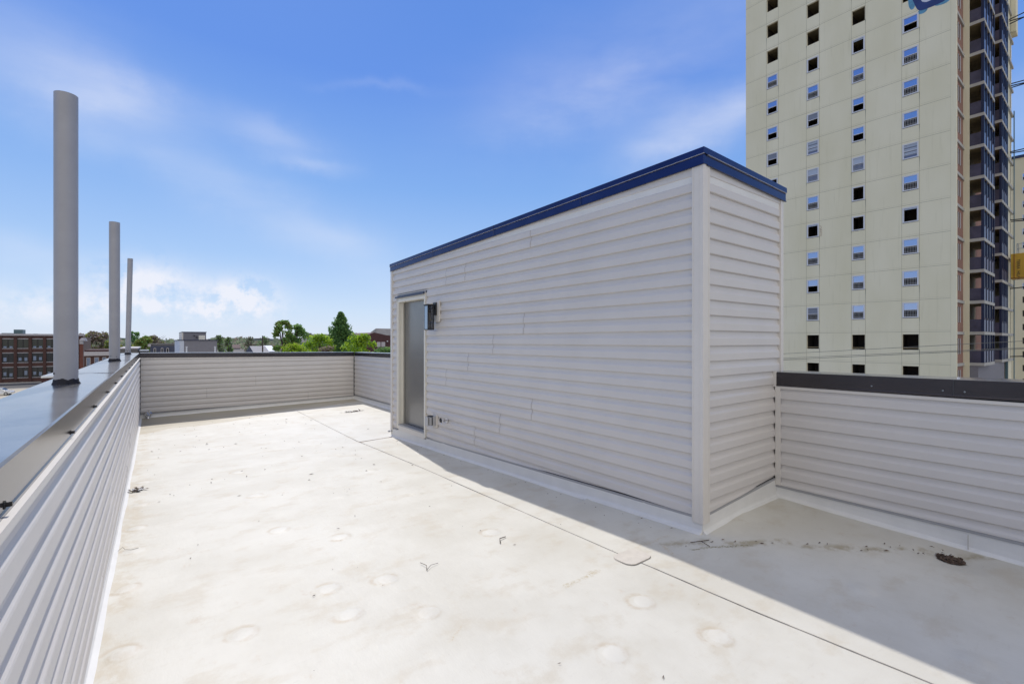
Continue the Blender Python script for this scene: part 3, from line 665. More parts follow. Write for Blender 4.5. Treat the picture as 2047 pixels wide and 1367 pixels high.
# ---------------------------------------------------------------- parapets
def parapet(name, label, o2, ax, nrm, L_, sb, st, captop, capw, capface, phase, seams=(), cap_in=-.005, ledge=False, u0=0.0, depth=.30, capu0=0.0, capL=None):
    T = thing(name, (o2[0], o2[1], zf(*o2)), label, 'parapet')
    siding(T, 'siding_panel', (o2[0] - nrm[0] * .013, o2[1] - nrm[1] * .013), ax, nrm, L_, sb, st, phase, seams)
    mb = MB(); prism(mb, o2, ax, nrm, u0, L_, rect(-depth, -.016, -1.9, captop(0) - .02), rect(-depth, -.016, -1.9, captop(L_) - .02), 'core'); mb.build('wall_core', T)
    mb = MB(); prism(mb, o2, ax, nrm, u0, L_, rect(-depth - .02, -depth - .001, -12, captop(0) - .03), rect(-depth - .02, -depth - .001, -12, captop(L_) - .03), 'outer'); mb.build('outer_wall', T)
    # coping : top sheet falls slightly inward, both faces hang down with a kicked hem
    cL = L_ if capL is None else capL
    mb = MB(); n = max(1, int((cL - capu0) / .5)); ci = cap_in
    for i in range(n):
        a, b = lerp(capu0, cL, i / n), lerp(capu0, cL, (i + 1) / n); pr = []
        for u in (a, b):
            z = captop(u) + .003 * noise.noise(Vector((u * 1.1, L_, 2))); fw = .0025 * noise.noise(Vector((u * 1.7, L_, 7)))
            pr.append([(ci + fw, z - capface), (ci + fw + .004, z - capface - .004), (ci + fw + .0045, z - capface + .008), (ci + fw + .001, z - capface + .012), (ci + fw, z), (ci - .008, z + .002), (ci - capw * .5, z + .006), (ci - capw, z + .004), (ci - capw, z - capface * .9), (ci - capw + .003, z - capface * .9), (ci - capw + .003, z - .004), (ci - .004, z - .006), (ci - .004, z - capface)])
        k0 = len(mb.m); prism(mb, o2, ax, nrm, a, b, pr[0], pr[1], 'cap', caps=(i in (0, n - 1)))
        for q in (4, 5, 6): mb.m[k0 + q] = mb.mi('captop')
    mb.build('coping', T)
    flashing(T, (o2[0] - nrm[0] * .012, o2[1] - nrm[1] * .012), ax, nrm, L_, lambda u: sb(u) - .018)
    starter(T, (o2[0] - nrm[0] * .013, o2[1] - nrm[1] * .013), ax, nrm, L_, sb, u0=.0)
    mb = MB(); prism(mb, o2, ax, nrm, 0, L_, rect(-.012, .008, st(0) - .022, st(0)), rect(-.012, .008, st(L_) - .022, st(L_)), 'trim'); mb.build('top_trim', T)
    return T
# left parapet, runs along +Y (inner face towards +X)
PL = parapet('parapet_wall', 'sunlit siding parapet close on the left with three pipes on its coping', (XL, YN), (0, 1), (1, 0), YF - YN,
             lambda u: zf(XL, YN + u) + .075, lambda u: -.366 + .001 * math.sin(u), lambda u: -.262 - .0003 * u, .295, .104, -.402,
             [(-3, 4.7), (-4, 5.3), (-5, 5.9), (-6, 5.5), (-3, 7.9), (-4, 8.2), (-5, 7.2), (-6, 7.6), (-7, 7.0), (-4, 11), (-5, 10.2), (-3, 12.1), (-6, 9.4)], cap_in=-.012)
# screws under the left fascia
mb = None
for i, y in enumerate((1.43, 2.41, 3.28, 4.15, 5.0, 5.9, 6.8, 7.7, 8.6, 9.5, 10.4, 11.3, 12.2)):
    mb = MB(); x = XL - .012; z = -.345
    mb.tube([(x, y, z), (x + .0035, y, z)], .009, 'rubber', 12); mb.tube([(x + .0035, y, z), (x + .014, y, z)], .0055, 'screw', 6)
    mb.build('screw', PL)
# seams in left coping
mb = MB()
for y in (4.98, 8.0, 11.0):
    mb.box(XL - .305, XL - .014, y, y + .016, -.2585, -.2570, 'cap')
mb.build('coping_joint', PL)
# far parapet runs along +X at y = YF (inner face towards -Y)
PF = parapet('parapet_wall', 'shaded siding parapet across the far end of the roof', (XL, YF), (1, 0), (0, -1), XR - XL,
             lambda u: zf(XL + u, YF) + .095, lambda u: -.368 - .012 * u, lambda u: -.262 - .0117 * u, .30, .102, -.40,
             [(-3, 2.2), (-5, 3.4), (-4, 1.2)], cap_in=-.006)
# right parapet behind the headhouse
PR1 = parapet('parapet_wall', 'short shaded siding parapet in the far right corner behind the stair box', (XR, YB1 - .3), (0, 1), (-1, 0), YF - YB1 + .3,
              lambda u: zf(XR, YB1 - .3 + u) + .11, lambda u: -.375 - .008 * u, lambda u: -.27 - .0085 * u, .30, .105, -.42, [(-4, 2.0)], cap_in=-.006)
# right parapet in front of the headhouse
PR2 = parapet('parapet_wall', 'shaded siding parapet at the right edge under a near black coping', (XR, YN), (0, 1), (-1, 0), YB0 - YN,
              lambda u: -1.288 + .025 * clamp((YN + u - .38) / 1.5), lambda u: -.392 - .003 * (u - 3.98), lambda u: -.262 - .0095 * (u - 3.98), .28, .116, -.511,
              [(-5, 4.35)], cap_in=.010, depth=.27)
mb = MB(); mb.box(XR - .026, XR + .003, YB0 - .014, YB0 + .01, -.402, -.268, 'trim'); mb.box(XR - .05, XR + .12, YB0 - .003, YB0 + .012, -.272, -.262, 'trim'); mb.build('end_flashing', PR2)
mb = MB(); mb.box(XR - .012, XR + .0, YB0 - .045, YB0 - .004, -1.262, -.400, 'trim'); mb.box(XR - .017, XR - .0125, YB0 - .018, YB0 - .006, -1.262, -.400, 'trim'); mb.build('corner_trim', PR2)
mb = MB()
yj = .705
mb.box(XR - .0135, XR - .0105, yj - .003, yj + .003, -.375, -.268, 'core'); 
for dy in (-.055, .055, .46):
    mb.tube([(XR - .0105, yj + dy, -.345), (XR - .0135, yj + dy, -.345)], .005, 'steel', 8)
mb.tube([(XR + .02, yj - .02, -.268), (XR + .02, yj - .02, -.250)], .008, 'vinylwhite', 8)
mb.build('coping_joint', PR2)
mb = MB(); mb.box(XR - .0225, XR - .0205, .63, .634, -1.398, -1.30, 'seamdark'); mb.build('flashing_seam', PR2)
# corner trims at the far corners
mb = MB(); mb.box(XL - .002, XL + .012, YF - .03, YF - .006, -1.56, -.385, 'core'); mb.build('corner_trim', PF)
mb = MB(); mb.box(XR - .016, XR - .002, YF - .03, YF - .006, -1.50, -.425, 'core'); mb.build('corner_trim', PF)

# ---------------------------------------------------------------- vent pipes
def vent(loc, r, ztop, lean, label):
    T = thing('vent_pipe', (loc[0], loc[1], -.26), label, 'vent pipe', 'vent pipes standing on the left coping')
    x, y = loc; n = 40; mb = MB(); zb_ = -.258
    pts = [(x + lean * t, y, lerp(zb_, ztop, t)) for t in (0, .25, .5, .75, 1)]
    mb.tube(pts, r, 'pipe', n, cap=False)
    # wall thickness at the mouth
    k = len(pts) * n
    mb.tube([(x + lean, y, ztop - .12), (x + lean, y, ztop)], r - .006, 'black', n, cap=True)
    ring = []
    for i in range(n):
        a = 2 * math.pi * i / n
        ring.append((x + lean + r * math.cos(a), y + r * math.sin(a), ztop + .001)); ring.append((x + lean + (r - .006) * math.cos(a), y + (r - .006) * math.sin(a), ztop + .001))
    mb.add(ring, [(2 * i, 2 * ((i + 1) % n), 2 * ((i + 1) % n) + 1, 2 * i + 1) for i in range(n)], 'pipe')
    mb.build('pipe', T, smooth=True)
    mb = MB(); vs = []; n = 48
    for j, (dr, hz) in enumerate(((.012, -.003), (.008, .006), (.004, .014), (.0025, 1))):
        for i in range(n):
            a = 2 * math.pi * i / n; q = noise.noise(Vector((math.cos(a) * 2.2, math.sin(a) * 2.2, x * 9 + y)))
            q2 = noise.noise(Vector((math.cos(a) * 5, math.sin(a) * 5, y)))
            h = hz if j < 3 else .030 + .007 * q + .004 * q2
            rr = r + dr + (.010 * q2 if j < 2 else 0)
            vs.append((x + rr * math.cos(a), y + rr * math.sin(a), zb_ + h))
    for i in range(n):
        a = 2 * math.pi * i / n; vs.append((x + (r - .001) * math.cos(a), y + (r - .001) * math.sin(a), vs[3 * n + i][2] + .001))
    mb.add(vs, [(j * n + i, j * n + (i + 1) % n, (j + 1) * n + (i + 1) % n, (j + 1) * n + i) for j in range(4) for i in range(n)], 'sealant')
    for i in range(7):
        a = random.uniform(0, 6.28); rr = r + .001; z = zb_ + random.uniform(.05, .09)
        mb.tube([(x + rr * math.cos(a), y + rr * math.sin(a), z), (x + (rr + .002) * math.cos(a), y + (rr + .002) * math.sin(a), z)], random.uniform(.002, .006), 'sealant', 6)
    mb.build('sealant_collar', T, smooth=True)
vent((-.418, 3.84), .0545, 1.465, 0, 'nearest and thickest grey vent pipe on the left coping')
vent((-.398, 7.76), .0545, 1.495, 0, 'middle grey vent pipe on the left coping')
vent((-.400, 11.60), .042, 1.575, .035, 'farthest and thinnest grey vent pipe on the left coping, leaning slightly')

# overflow tap fitting in the far left corner
hose_bibb('hose_bibb', (XL + .14, YF - .02, -1.575), 0, -1, 'round metal fitting low in the far left corner of the roof', 1.9, 'chrome')

# ---------------------------------------------------------------- small things on the deck
def drain():
    mb = MB(); cx, cy = 4.10, .68; n = 40; r = random.Random(3)
    for k, (rr, dz) in enumerate(((.10, -.018), (.09, -.016))): pass
    vs = [(cx + (.062 + .016 * r.random()) * math.cos(6.283 * i / n), cy + (.062 + .016 * r.random()) * math.sin(6.283 * i / n), zf(cx, cy) - .0115) for i in range(n)]
    mb.add(vs + [(cx, cy, zf(cx, cy) - .004)], [(i, (i + 1) % n, n) for i in range(n)], 'leaf_dead')
    for i in range(140):
        a, d = r.uniform(0, 6.28), .070 * math.sqrt(r.random()); x, y = cx + d * math.cos(a), cy + d * math.sin(a); z = zf(x, y) - .010 + r.uniform(0, .006)
        u = Vector((r.gauss(0, 1), r.gauss(0, 1), r.gauss(0, .3))).normalized() * .012; v = Vector((r.gauss(0, 1), r.gauss(0, 1), r.gauss(0, .3))).normalized() * .006; p = Vector((x, y, z))
        mb.quad(p - u - v, p + u - v, p + u + v, p - u + v, 'leaf_dead')
    return mb
M['rust'] = mat('rusty_leaves', (0.085, 0.04, 0.028), .9, var=.4, vscale=90); M['leaf_dead'].name = 'dead_leaves'
single(drain(), 'roof_drain', 'roof drain clogged with brown leaves beside the right parapet', 'drain')
def deckz(x, y): return zf(x, y) + .004
def twig(name, label, pts, r=.0018, m='twig', extra=()):
    mb = MB(); mb.tube([(x, y, deckz(x, y) + .003 + h) for x, y, h in pts], r, m, 6)
    for e in extra: mb.tube([(x, y, deckz(x, y) + .003 + h) for x, y, h in e], r * .8, m, 6)
    return single(mb, name, label, 'twig')
twig('twig', 'forked dry twig lying alone mid roof', [(1.36, 2.66, .0), (1.385, 2.71, .006), (1.375, 2.78, .002)], .0016, extra=[[(1.36, 2.66, 0), (1.41, 2.70, .004), (1.465, 2.705, 0)]])
twig('twig', 'thin curled twig by the left wall', [(-.205, 4.34, 0), (-.18, 4.38, .01), (-.165, 4.33, .004), (-.13, 4.31, 0), (-.09, 4.32, 0)], .0012)
twig('twig', 'short dark twig between the seam and the stair box shadow', [(1.96, 2.70, 0), (2.0, 2.76, .005), (2.06, 2.77, 0)], .003)
twig('twig', 'dark twig under the stair box corner in shade', [(2.98, 1.84, 0), (3.03, 1.79, .008), (3.10, 1.77, 0)], .0028, extra=[[(3.03, 1.79, .008), (3.02, 1.72, 0)]])
def clump(cx, cy, seed, n=26, s=.02, spread=(.06, .02), name='leaf_clump', label='', m1='leaf_dead', m2='pipe'):
    r = random.Random(seed); mb = MB()
    for i in range(n):
        x, y = cx + r.gauss(0, spread[0]) * .6, cy + r.gauss(0, spread[1]) * .6; z = deckz(x, y) + .004 + abs(r.gauss(0, .006))
        u = Vector((r.gauss(0, 1), r.gauss(0, 1), r.gauss(0, .25))).normalized() * s * r.uniform(.6, 1.4); v = u.cross(Vector((r.gauss(0, .3), r.gauss(0, .3), 1))).normalized() * s * .4
        p = Vector((x, y, z)); mb.add([p - u, p - v + Vector((0, 0, .003)), p + u, p + v + Vector((0, 0, .002))], [(0, 1, 2, 3)], m1 if r.random() < .6 else m2)
    return single(mb, name, label, 'leaves')
clump(-.135, 6.24, 5, 40, .028, (.05, .05), label='dark clump of dry leaves on the deck by the left wall')
clump(3.58, 10.55, 8, 60, .03, (.22, .07), label='line of dry leaves before the far right corner')
# scattered debris : too many crumbs to count
mb = MB(); r = random.Random(11)
for i in range(190):
    x, y = r.uniform(XL + .05, XB - .1), r.uniform(.8, 11.5) if r.random() < .75 else r.uniform(6, 11.3)
    if r.random() < .25: x, y = XB - .06 - abs(r.gauss(0, .12)), r.uniform(2, 7)
    s = r.uniform(.0012, .0048) * (1.7 if y > 5 else 1); z = deckz(x, y) + .002; a = r.uniform(0, 6.28); l = s * r.uniform(1, 4.2)
    u = Vector((math.cos(a), math.sin(a), 0)) * l; v = Vector((-math.sin(a), math.cos(a), 0)) * s * .7; p = Vector((x, y, z))
    mb.add([p - u, p - v, p + u, p + v, p + Vector((0, 0, s * .8))], [(0, 1, 4), (1, 2, 4), (2, 3, 4), (3, 0, 4)], 'leaf_dead' if r.random() < .6 else 'twig')
for i in range(26):
    x = r.uniform(2.9, 4.2); y = 4.66 - .95 * x + r.gauss(0, .06)
    if y > 1.75 and x > 3.1: continue
    s = r.uniform(.003, .008); a = r.uniform(0, 6.28); u = Vector((math.cos(a), math.sin(a), 0)) * s * 2.5; v = Vector((-math.sin(a), math.cos(a), 0)) * s * .6; p = Vector((x, y, deckz(x, y) + .002))
    mb.add([p - u, p - v, p + u, p + v, p + Vector((0, 0, s * .8))], [(0, 1, 4), (1, 2, 4), (2, 3, 4), (3, 0, 4)], 'leaf_dead')
single(mb, 'debris', 'scattered leaf crumbs and grit on the white roof', 'debris', kind='stuff')

# ---------------------------------------------------------------- the street level
GZ = -12.0
def ground_mat():
    m = mat('city_ground', (0.27, 0.255, 0.225), .95, var=.25, vscale=.02); return m
mb = MB(); mb.quad((-4000, -4000, GZ), (4000, -4000, GZ), (4000, 4000, GZ), (-4000, 4000, GZ), ground_mat()); single(mb, 'ground', 'grey city ground far below the roof', 'ground', kind='structure')
def at(px, s, z=None, py=None):
    l = (px - 1023.5) / FPX
    return ((SA + CA * l) * s, (CA - SA * l) * s, ((681 - py) / FPX * s) if py is not None else z)
M['lot'] = mat('sandy_lot', (0.40, 0.36, 0.28), .95, var=.12, vscale=.2)
mb = MB(); mb.quad((-90, 60, GZ + .01), (8, 60, GZ + .01), (8, 168, GZ + .01), (-90, 168, GZ + .01), 'lot'); single(mb, 'parking_lot', 'pale sandy lot below the left parapet', 'lot', kind='structure')
mb = MB(); mb.quad((-200, 171, GZ + .02), (30, 171, GZ + .02), (30, 187, GZ + .02), (-200, 187, GZ + .02), 'asphalt'); single(mb, 'road', 'dark road before the brick factory', 'road', kind='structure')

# ---------------------------------------------------------------- facades helper (wall with real openings)
def facade(T, plane, c, u0, u1, z0, z1, openings, m, sgn, thick=.25, name='wall', depth=1.0, inner='interior', wallname=None):
    """plane 'x': wall at x=c facing -x (sgn=-1) ; 'y': wall at y=c facing -y. openings list (ua,ub,za,zb). Rows share grid cells"""
    us = sorted({u0, u1} | {o[0] for o in openings} | {o[1] for o in openings}); zs = sorted({z0, z1} | {o[2] for o in openings} | {o[3] for o in openings})
    P = (lambda u, d, z: (c - sgn * d, u, z)) if plane == 'x' else (lambda u, d, z: (u, c - sgn * d, z))
    mb = MB(); op = [(round(o[0], 4), round(o[1], 4), round(o[2], 4), round(o[3], 4)) for o in openings]
    for i in range(len(us) - 1):
        # merge vertical runs
        run = None
        cells = []
        for j in range(len(zs) - 1):
            um, zm = (us[i] + us[i + 1]) / 2, (zs[j] + zs[j + 1]) / 2
            solid = not any(o[0] < um < o[1] and o[2] < zm < o[3] for o in op)
            if solid: run = [zs[j], zs[j + 1]] if run is None else [run[0], zs[j + 1]]
            if (not solid or j == len(zs) - 2) and run: cells.append(run); run = None
        for a, b in cells: mb.quad(P(us[i], 0, a), P(us[i + 1], 0, a), P(us[i + 1], 0, b), P(us[i], 0, b), m)
    for (a, b, za, zb) in op:
        t = thick
        mb.quad(P(a, 0, za), P(a, t, za), P(a, t, zb), P(a, 0, zb), m); mb.quad(P(b, 0, za), P(b, 0, zb), P(b, t, zb), P(b, t, za), m)
        mb.quad(P(a, 0, za), P(b, 0, za), P(b, t, za), P(a, t, za), m); mb.quad(P(a, 0, zb), P(a, t, zb), P(b, t, zb), P(b, 0, zb), m)
        e = .35; D_ = t + depth
        A, B, Z0, Z1 = a - e * .6, b + e * .6, za - e, zb + e * .5
        mb.quad(P(A, t, Z0), P(A, D_, Z0), P(A, D_, Z1), P(A, t, Z1), inner); mb.quad(P(B, t, Z0), P(B, t, Z1), P(B, D_, Z1), P(B, D_, Z0), inner)
        mb.quad(P(A, t, Z0), P(B, t, Z0), P(B, D_, Z0), P(A, D_, Z0), inner); mb.quad(P(A, t, Z1), P(A, D_, Z1), P(B, D_, Z1), P(B, t, Z1), 'soffit')
        mb.quad(P(A, D_, Z0), P(B, D_, Z0), P(B, D_, Z1), P(A, D_, Z1), inner)
    return mb.build(wallname or name, T)

# ---------------------------------------------------------------- the apartment tower
TX, TY0, TY1 = 50.0, 7.95, 24.40
TW = thing('apartment_tower', (TX, TY0, GZ), 'tall cream concrete apartment tower with window columns and balconies', 'tower')
PITCH = 2.648; Z00 = .535      # top of the opening in row 0
cols = [(21.187, 22.254), (17.519, 18.545), (13.907, 14.88), (10.238, 11.292)]
# state per column and row: O open hole, D framed dark, d framed dark with light top, G glass+dark, R glass+rail, B blinds, L pale + rail, g grey + dark
states = {0: {0: 'O', 1: 'R', 2: 'R', 3: 'G', 4: 'D', 5: 'R', 6: 'D', 7: 'g', 8: 'G', 9: 'G', 10: 'R', 11: 'O', 12: 'O', 13: 'O'},
          1: {0: 'O', 1: 'q', 2: 'G', 3: 'R', 4: 'd', 5: 'R', 6: 'L', 7: 'B', 8: 'g', 9: 'R', 10: 'D', 11: 'O', 12: 'O', 13: 'G'},
          2: {0: 'O', 1: 'R', 2: 'R', 3: 'R', 4: 'D', 5: 'D', 6: 'L', 7: 'G', 8: 'G', 9: 'R', 10: 'd', 11: 'O', 12: 'O', 13: 'R'},
          3: {0: 'O', 1: 'R', 2: 'R', 3: 'R', 4: 'd', 5: 'R', 6: 'B', 7: 'R', 8: 'R', 9: 'R', 10: 'G', 11: 'O', 12: 'R', 13: 'R'}}
ops = []
for ci, (ya, yb) in enumerate(cols):
    for k in range(-4, 14):
        zt_ = Z00 + PITCH * k; ops.append((ya, yb, zt_ - 1.30, zt_))
ZT = Z00 + PITCH * 14 + 1.2
facade(TW, 'x', TX, TY0, TY1, GZ, ZT, ops, 'concrete', -1, depth=2.2, thick=.2)
mb = MB()   # remaining shell
mb.quad((TX, TY1, GZ), (TX, TY1, ZT), (80, TY1, ZT), (80, TY1, GZ), 'concrete'); mb.quad((80, TY1, GZ), (80, TY1, ZT), (80, 8.4, ZT), (80, 8.4, GZ), 'concrete')
mb.quad((TX, TY0, ZT), (80, TY0, ZT), (80, TY1, ZT), (TX, TY1, ZT), 'roofgrey')
mb.box(TX + .001, TX + .30, TY0, TY0 + .40, GZ, ZT - .01, 'concrete'); mb.build('side_wall', TW)
# panel joints : grooves shown as narrow recessed-colour strips standing 3 mm proud, plus weathered bands
mb = MB(); x = TX - .004
for k in range(-4, 14):
    z = .73 + PITCH * k
    mb.box(x, TX + .01, TY0 + .35, TY1, z - .012, z + .012, 'joint'); mb.box(x + .002, TX + .01, TY0 + .35, TY1, z + .13, z + .145, 'joint_band')
for (ya, yb) in cols:
    for y in (ya - .045, yb + .045):
        for k in range(-4, 14):
            z = .73 + PITCH * k; mb.box(x, TX + .01, y - .010, y + .010, z + .016, z + PITCH - .016, 'joint')
mb.box(x, TX + .01, TY0 + .33, TY0 + .345, GZ, ZT, 'joint_band')
mb.build('panel_joint', TW)
mb = MB(); r = random.Random(5)
for (ya, yb) in cols:
    for k in range(-2, 13):
        if r.random() < .7:
            y = ya - .045 if r.random() < .8 else yb + .045; z1 = Z00 + PITCH * k - 1.25; h = r.uniform(.3, 1.2)
            mb = MB(); mb.add([(TX - .006, y - .02, z1), (TX - .006, y + .02, z1), (TX - .006, y + .004, z1 - h), (TX - .006, y - .004, z1 - h)], [(0, 1, 2, 3)], 'streak'); mb.build('rain_streak', TW)
def tower_window(y0, y1, zt_, st):
    z1, z0 = zt_, zt_ - 1.26; f = .085; X0, X1 = TX - .035, TX + .08
    mb = MB()
    mb.box(X0, X1, y0 - .02, y0 + f, z0, z1, 'vinylwhite'); mb.box(X0, X1, y1 - f, y1 + .02, z0, z1, 'vinylwhite')
    mb.box(X0, X1, y0 + f, y1 - f, z0, z0 + f, 'vinylwhite'); mb.box(X0, X1, y0 + f, y1 - f, z1 - f, z1, 'vinylwhite')
    zm = (z0 + z1) / 2 + .02
    if st not in 'Dd': mb.box(X0 + .012, X1 - .01, y0 + f, y1 - f, zm - .022, zm + .022, 'vinylwhite')
    o = mb.build('window', TW)
    mb = MB(); a, b = y0 + f, y1 - f
    if st in 'GR': mb.box(TX + .02, TX + .03, a, b, zm + .022, z1 - f, 'glass'); mb.build('pane', o)
    if st in 'gq': mb.box(TX + .02, TX + .03, a, b, zm + .022, z1 - f, 'blind'); mb.build('pane', o)
    if st == 'L': mb.box(TX + .02, TX + .03, a, b, zm + .022, z1 - f, 'blindlight'); mb.build('pane', o)
    if st == 'd': mb.box(TX + .02, TX + .03, a, b, z1 - f - .12, z1 - f, 'blindlight'); mb.build('pane', o)
    if st == 'B':
        for i in range(9): z = lerp(z0 + f + .15, z1 - f, i / 9); mb.box(TX + .02, TX + .035, a, b, z, z + .09, 'blindlight' if i % 3 else 'blind')
        mb.build('blind', o)
    if st in 'LB' :
        pb = MB(); pb.box(TX + .045, TX + .05, a, b, z0 + f, zm - .022, 'bluepanel'); pb.build('pane', o)
    if st in 'RLq':
        rb = MB(); n = 8
        for i in range(n + 1):
            y = lerp(a, b, i / n); rb.box(TX - .005, TX + .012, y - .010, y + .010, z0 + f, zm - .022, 'rail')
        rb.box(TX - .006, TX + .013, a, b, zm - .12, zm - .10, 'rail'); rb.box(TX - .006, TX + .013, a, b, z0 + f + .10, z0 + f + .12, 'rail')
        rb.build('railing', o)
for ci, (ya, yb) in enumerate(cols):
    for k in range(1, 14):
        st = states[ci][k]
        if st != 'O': tower_window(ya + .02, yb - .02, Z00 + PITCH * k, st)
# light sills inside the open rows
mb = MB()
for (ya, yb) in cols:
    for k in (0, -1): z = Z00 + PITCH * k - 1.3; mb.box(TX + .10, TX + .16, ya, yb, z + .12, z + .17, 'soffit')
mb.build('sill_rail', TW)
# graffiti high on the wall and a small red tag
def gpts(L0): return [(TX - .008, y, z) for y, z in L0]
mb = MB()
outer = [(10.634, 29.6), (10.634, 28.271), (10.46, 27.66), (10.33, 27.30), (10.20, 27.13), (10.06, 27.06), (9.9, 27.03), (9.5, 27.007), (9.1, 27.0), (8.743, 27.02), (8.5, 27.12), (8.3, 27.4), (8.22, 28.2), (8.22, 29.6)]
inner = [(10.10, 29.6), (10.10, 28.3), (10.09, 27.95), (10.02, 27.76), (9.935, 27.69), (9.83, 27.62), (9.74, 27.575), (9.6, 27.57), (9.44, 27.58), (9.2, 27.62), (8.95, 27.75), (8.8, 27.9), (8.75, 28.4), (8.75, 29.6)]
for i in range(len(outer) - 1):
    mb.quad(*gpts([outer[i], outer[i + 1], inner[i + 1], inner[i]]), 'navyspray')
mb.quad(*gpts([(10.634, 29.6), (8.22, 29.6), (8.22, 30.1), (10.634, 30.1)]), 'navyspray')
mb.add([(TX - .0075, y, z) for y, z in inner], [tuple(range(len(inner)))], 'whitespray')
r = random.Random(2)
for (cy, cz, a, b) in ((10.66, 28.2, .25, .75), (10.0, 26.98, .33, .2), (8.75, 27.1, .5, .28)):
    n = 22; pts = []
    for i in range(n):
        t = 6.283 * i / n; q = 1 + .12 * noise.noise(Vector((math.cos(t) * 1.5, math.sin(t) * 1.5, cy)))
        pts.append((TX - .0065, cy + a * q * math.cos(t), cz + b * q * math.sin(t)))
    mb.poly(pts, 'cyanspray')
mb.build('graffiti', TW)
mb = MB(); zz = 10.85
for i in range(5):
    z = 10.85 - i * .2; mb.tube([(TX - .008, 17.40 + r.uniform(-.08, .08), z), (TX - .008, 17.28 + r.uniform(-.08, .05), z - .05), (TX - .008, 17.42 + r.uniform(-.08, .05), z - .12), (TX - .008, 17.30, z - .19)], .012, 'red_spray', 4)
mb.build('graffiti', TW)
# brick side wall with slab bands, pier
YB_ = 8.40
bz = []
for k in range(-4, 14):
    zt_ = .64 + PITCH * k; bz.append((53.15, 54.05, zt_ - 1.75, zt_ - .45))
facade(TW, 'y', YB_, TX + .3, 80, GZ, ZT - .01, bz, 'brick_tower', -1, depth=.8, thick=.15, name='brick_wall')
mb = MB()
for k in range(-4, 14):
    z = .64 + PITCH * k; mb.box(TX + .31, 55.5, YB_ - .10, YB_ - .003, z - .12, z + .12, 'slab')
mb.build('slab_band', TW)
mb = MB()
for k in range(-4, 14):
    zt_ = .64 + PITCH * k - .45
    mb.box(54.05, 54.13, YB_ - .05, YB_ - .004, zt_ - 1.3, zt_, 'vinylwhite'); mb.box(53.5, 53.56, YB_ - .02, YB_ + .02, zt_ - 1.3, zt_, 'vinylwhite')
mb.build('window_trim', TW)
mb = MB(); mb.box(55.40, 55.62, 8.02, YB_ - .003, GZ, ZT - .02, 'concrete'); mb.build('pier', TW)
def balcony(x0, x1, yf, yb, k, ventp):
    z = .64 + PITCH * k; H = PITCH
    B = MB(); B.box(x0, x1, yf, yb - .01, z - .13, z + .13, 'slab')
    B.quad((x0 + .02, yf + .02, z - .134), (x1 - .02, yf + .02, z - .134), (x1 - .02, yb - .02, z - .134), (x0 + .02, yb - .02, z - .134), 'soffit')
    # back wall of the loggia in brown render
    B.quad((x0 + .02, yb - .012, z + .13), (x1, yb - .012, z + .13), (x1, yb - .012, z + H - .13), (x0 + .02, yb - .012, z + H - .13), 'soffit')
    # mid depth dark partition so one looks into a dim recess
    o = B.build('balcony', TW)
    B = MB(); B.box(x0 + .04, x0 + .08, yf + .10, yb - .02, z + .135, z + 1.18, 'mesh'); B.build('side_railing', o)
    B = MB(); w = (x1 - x0)
    for i in range(5):
        x = x0 + w * i / 4; x = min(max(x, x0 + .06), x1 - .06); B.box(x - .06, x + .06, yf + .01, yf + .11, z + .135, z + H - .135, 'navypost')
    B.box(x0 + .02, x0 + .10, yf + .115, yf + .20, z + .135, z + H - .135, 'navypost')
    B.box(x0 + .1, x1 - .1, yf + .15, yf + .18, z + 1.35, z + H - .135, 'navypost') 
    B.build('post_screen', o)
    B = MB()
    for i in range(4):
        a = x0 + w * i / 4 + .10; b = x0 + w * (i + 1) / 4 - .10; B.box(a, a + (b - a) * .55, yf + .03, yf + .06, z + .16, z + 1.12, 'bluepanel'); B.box(a + (b - a) * .58, b, yf + .05, yf + .08, z + .16, z + 1.30, 'mesh')
    B.build('front_panel', o)
for k in range(-1, 14):
    balcony(55.64, 60.9, 7.12, YB_, k, 0)
    balcony(66.8, 70.7, 7.30, YB_, k, 0)
    z = .64 + PITCH * k
    B = MB(); B.box(70.72, 74.6, 7.28, YB_ - .02, z - .12, z + .12, 'slab'); o = B.build('balcony', TW)
    B = MB(); B.box(71.3, 71.9, 7.42, 7.5, z + .14, z + PITCH - .2, 'whitewall'); B.box(73.2, 73.6, 7.42, 7.5, z + .14, z + PITCH - .2, 'whitewall'); B.build('screen', o)
mb = MB(); mb.box(70.72, 70.9, 7.31, 7.5, GZ, ZT - .1, 'teal'); mb.box(74.35, 74.62, 7.2, 7.27, GZ, 25, 'teal'); mb.build('corner_rail', TW)
mb = MB(); mb.box(70.95, 74.3, 7.42, 8.3, GZ, ZT - .1, 'concrete'); mb.build('end_bay', TW)
mb = MB(); mb.box(55.7, 70, YB_ - .9, YB_ - .02, GZ, .64 - PITCH - .14, 'greyhouse'); mb.build('podium_wall', TW)
mb = MB(); mb.box(73.3, 74.9, 7.0, 8.3, 33.2, 40, 'concrete'); mb.build('penthouse_box', TW)

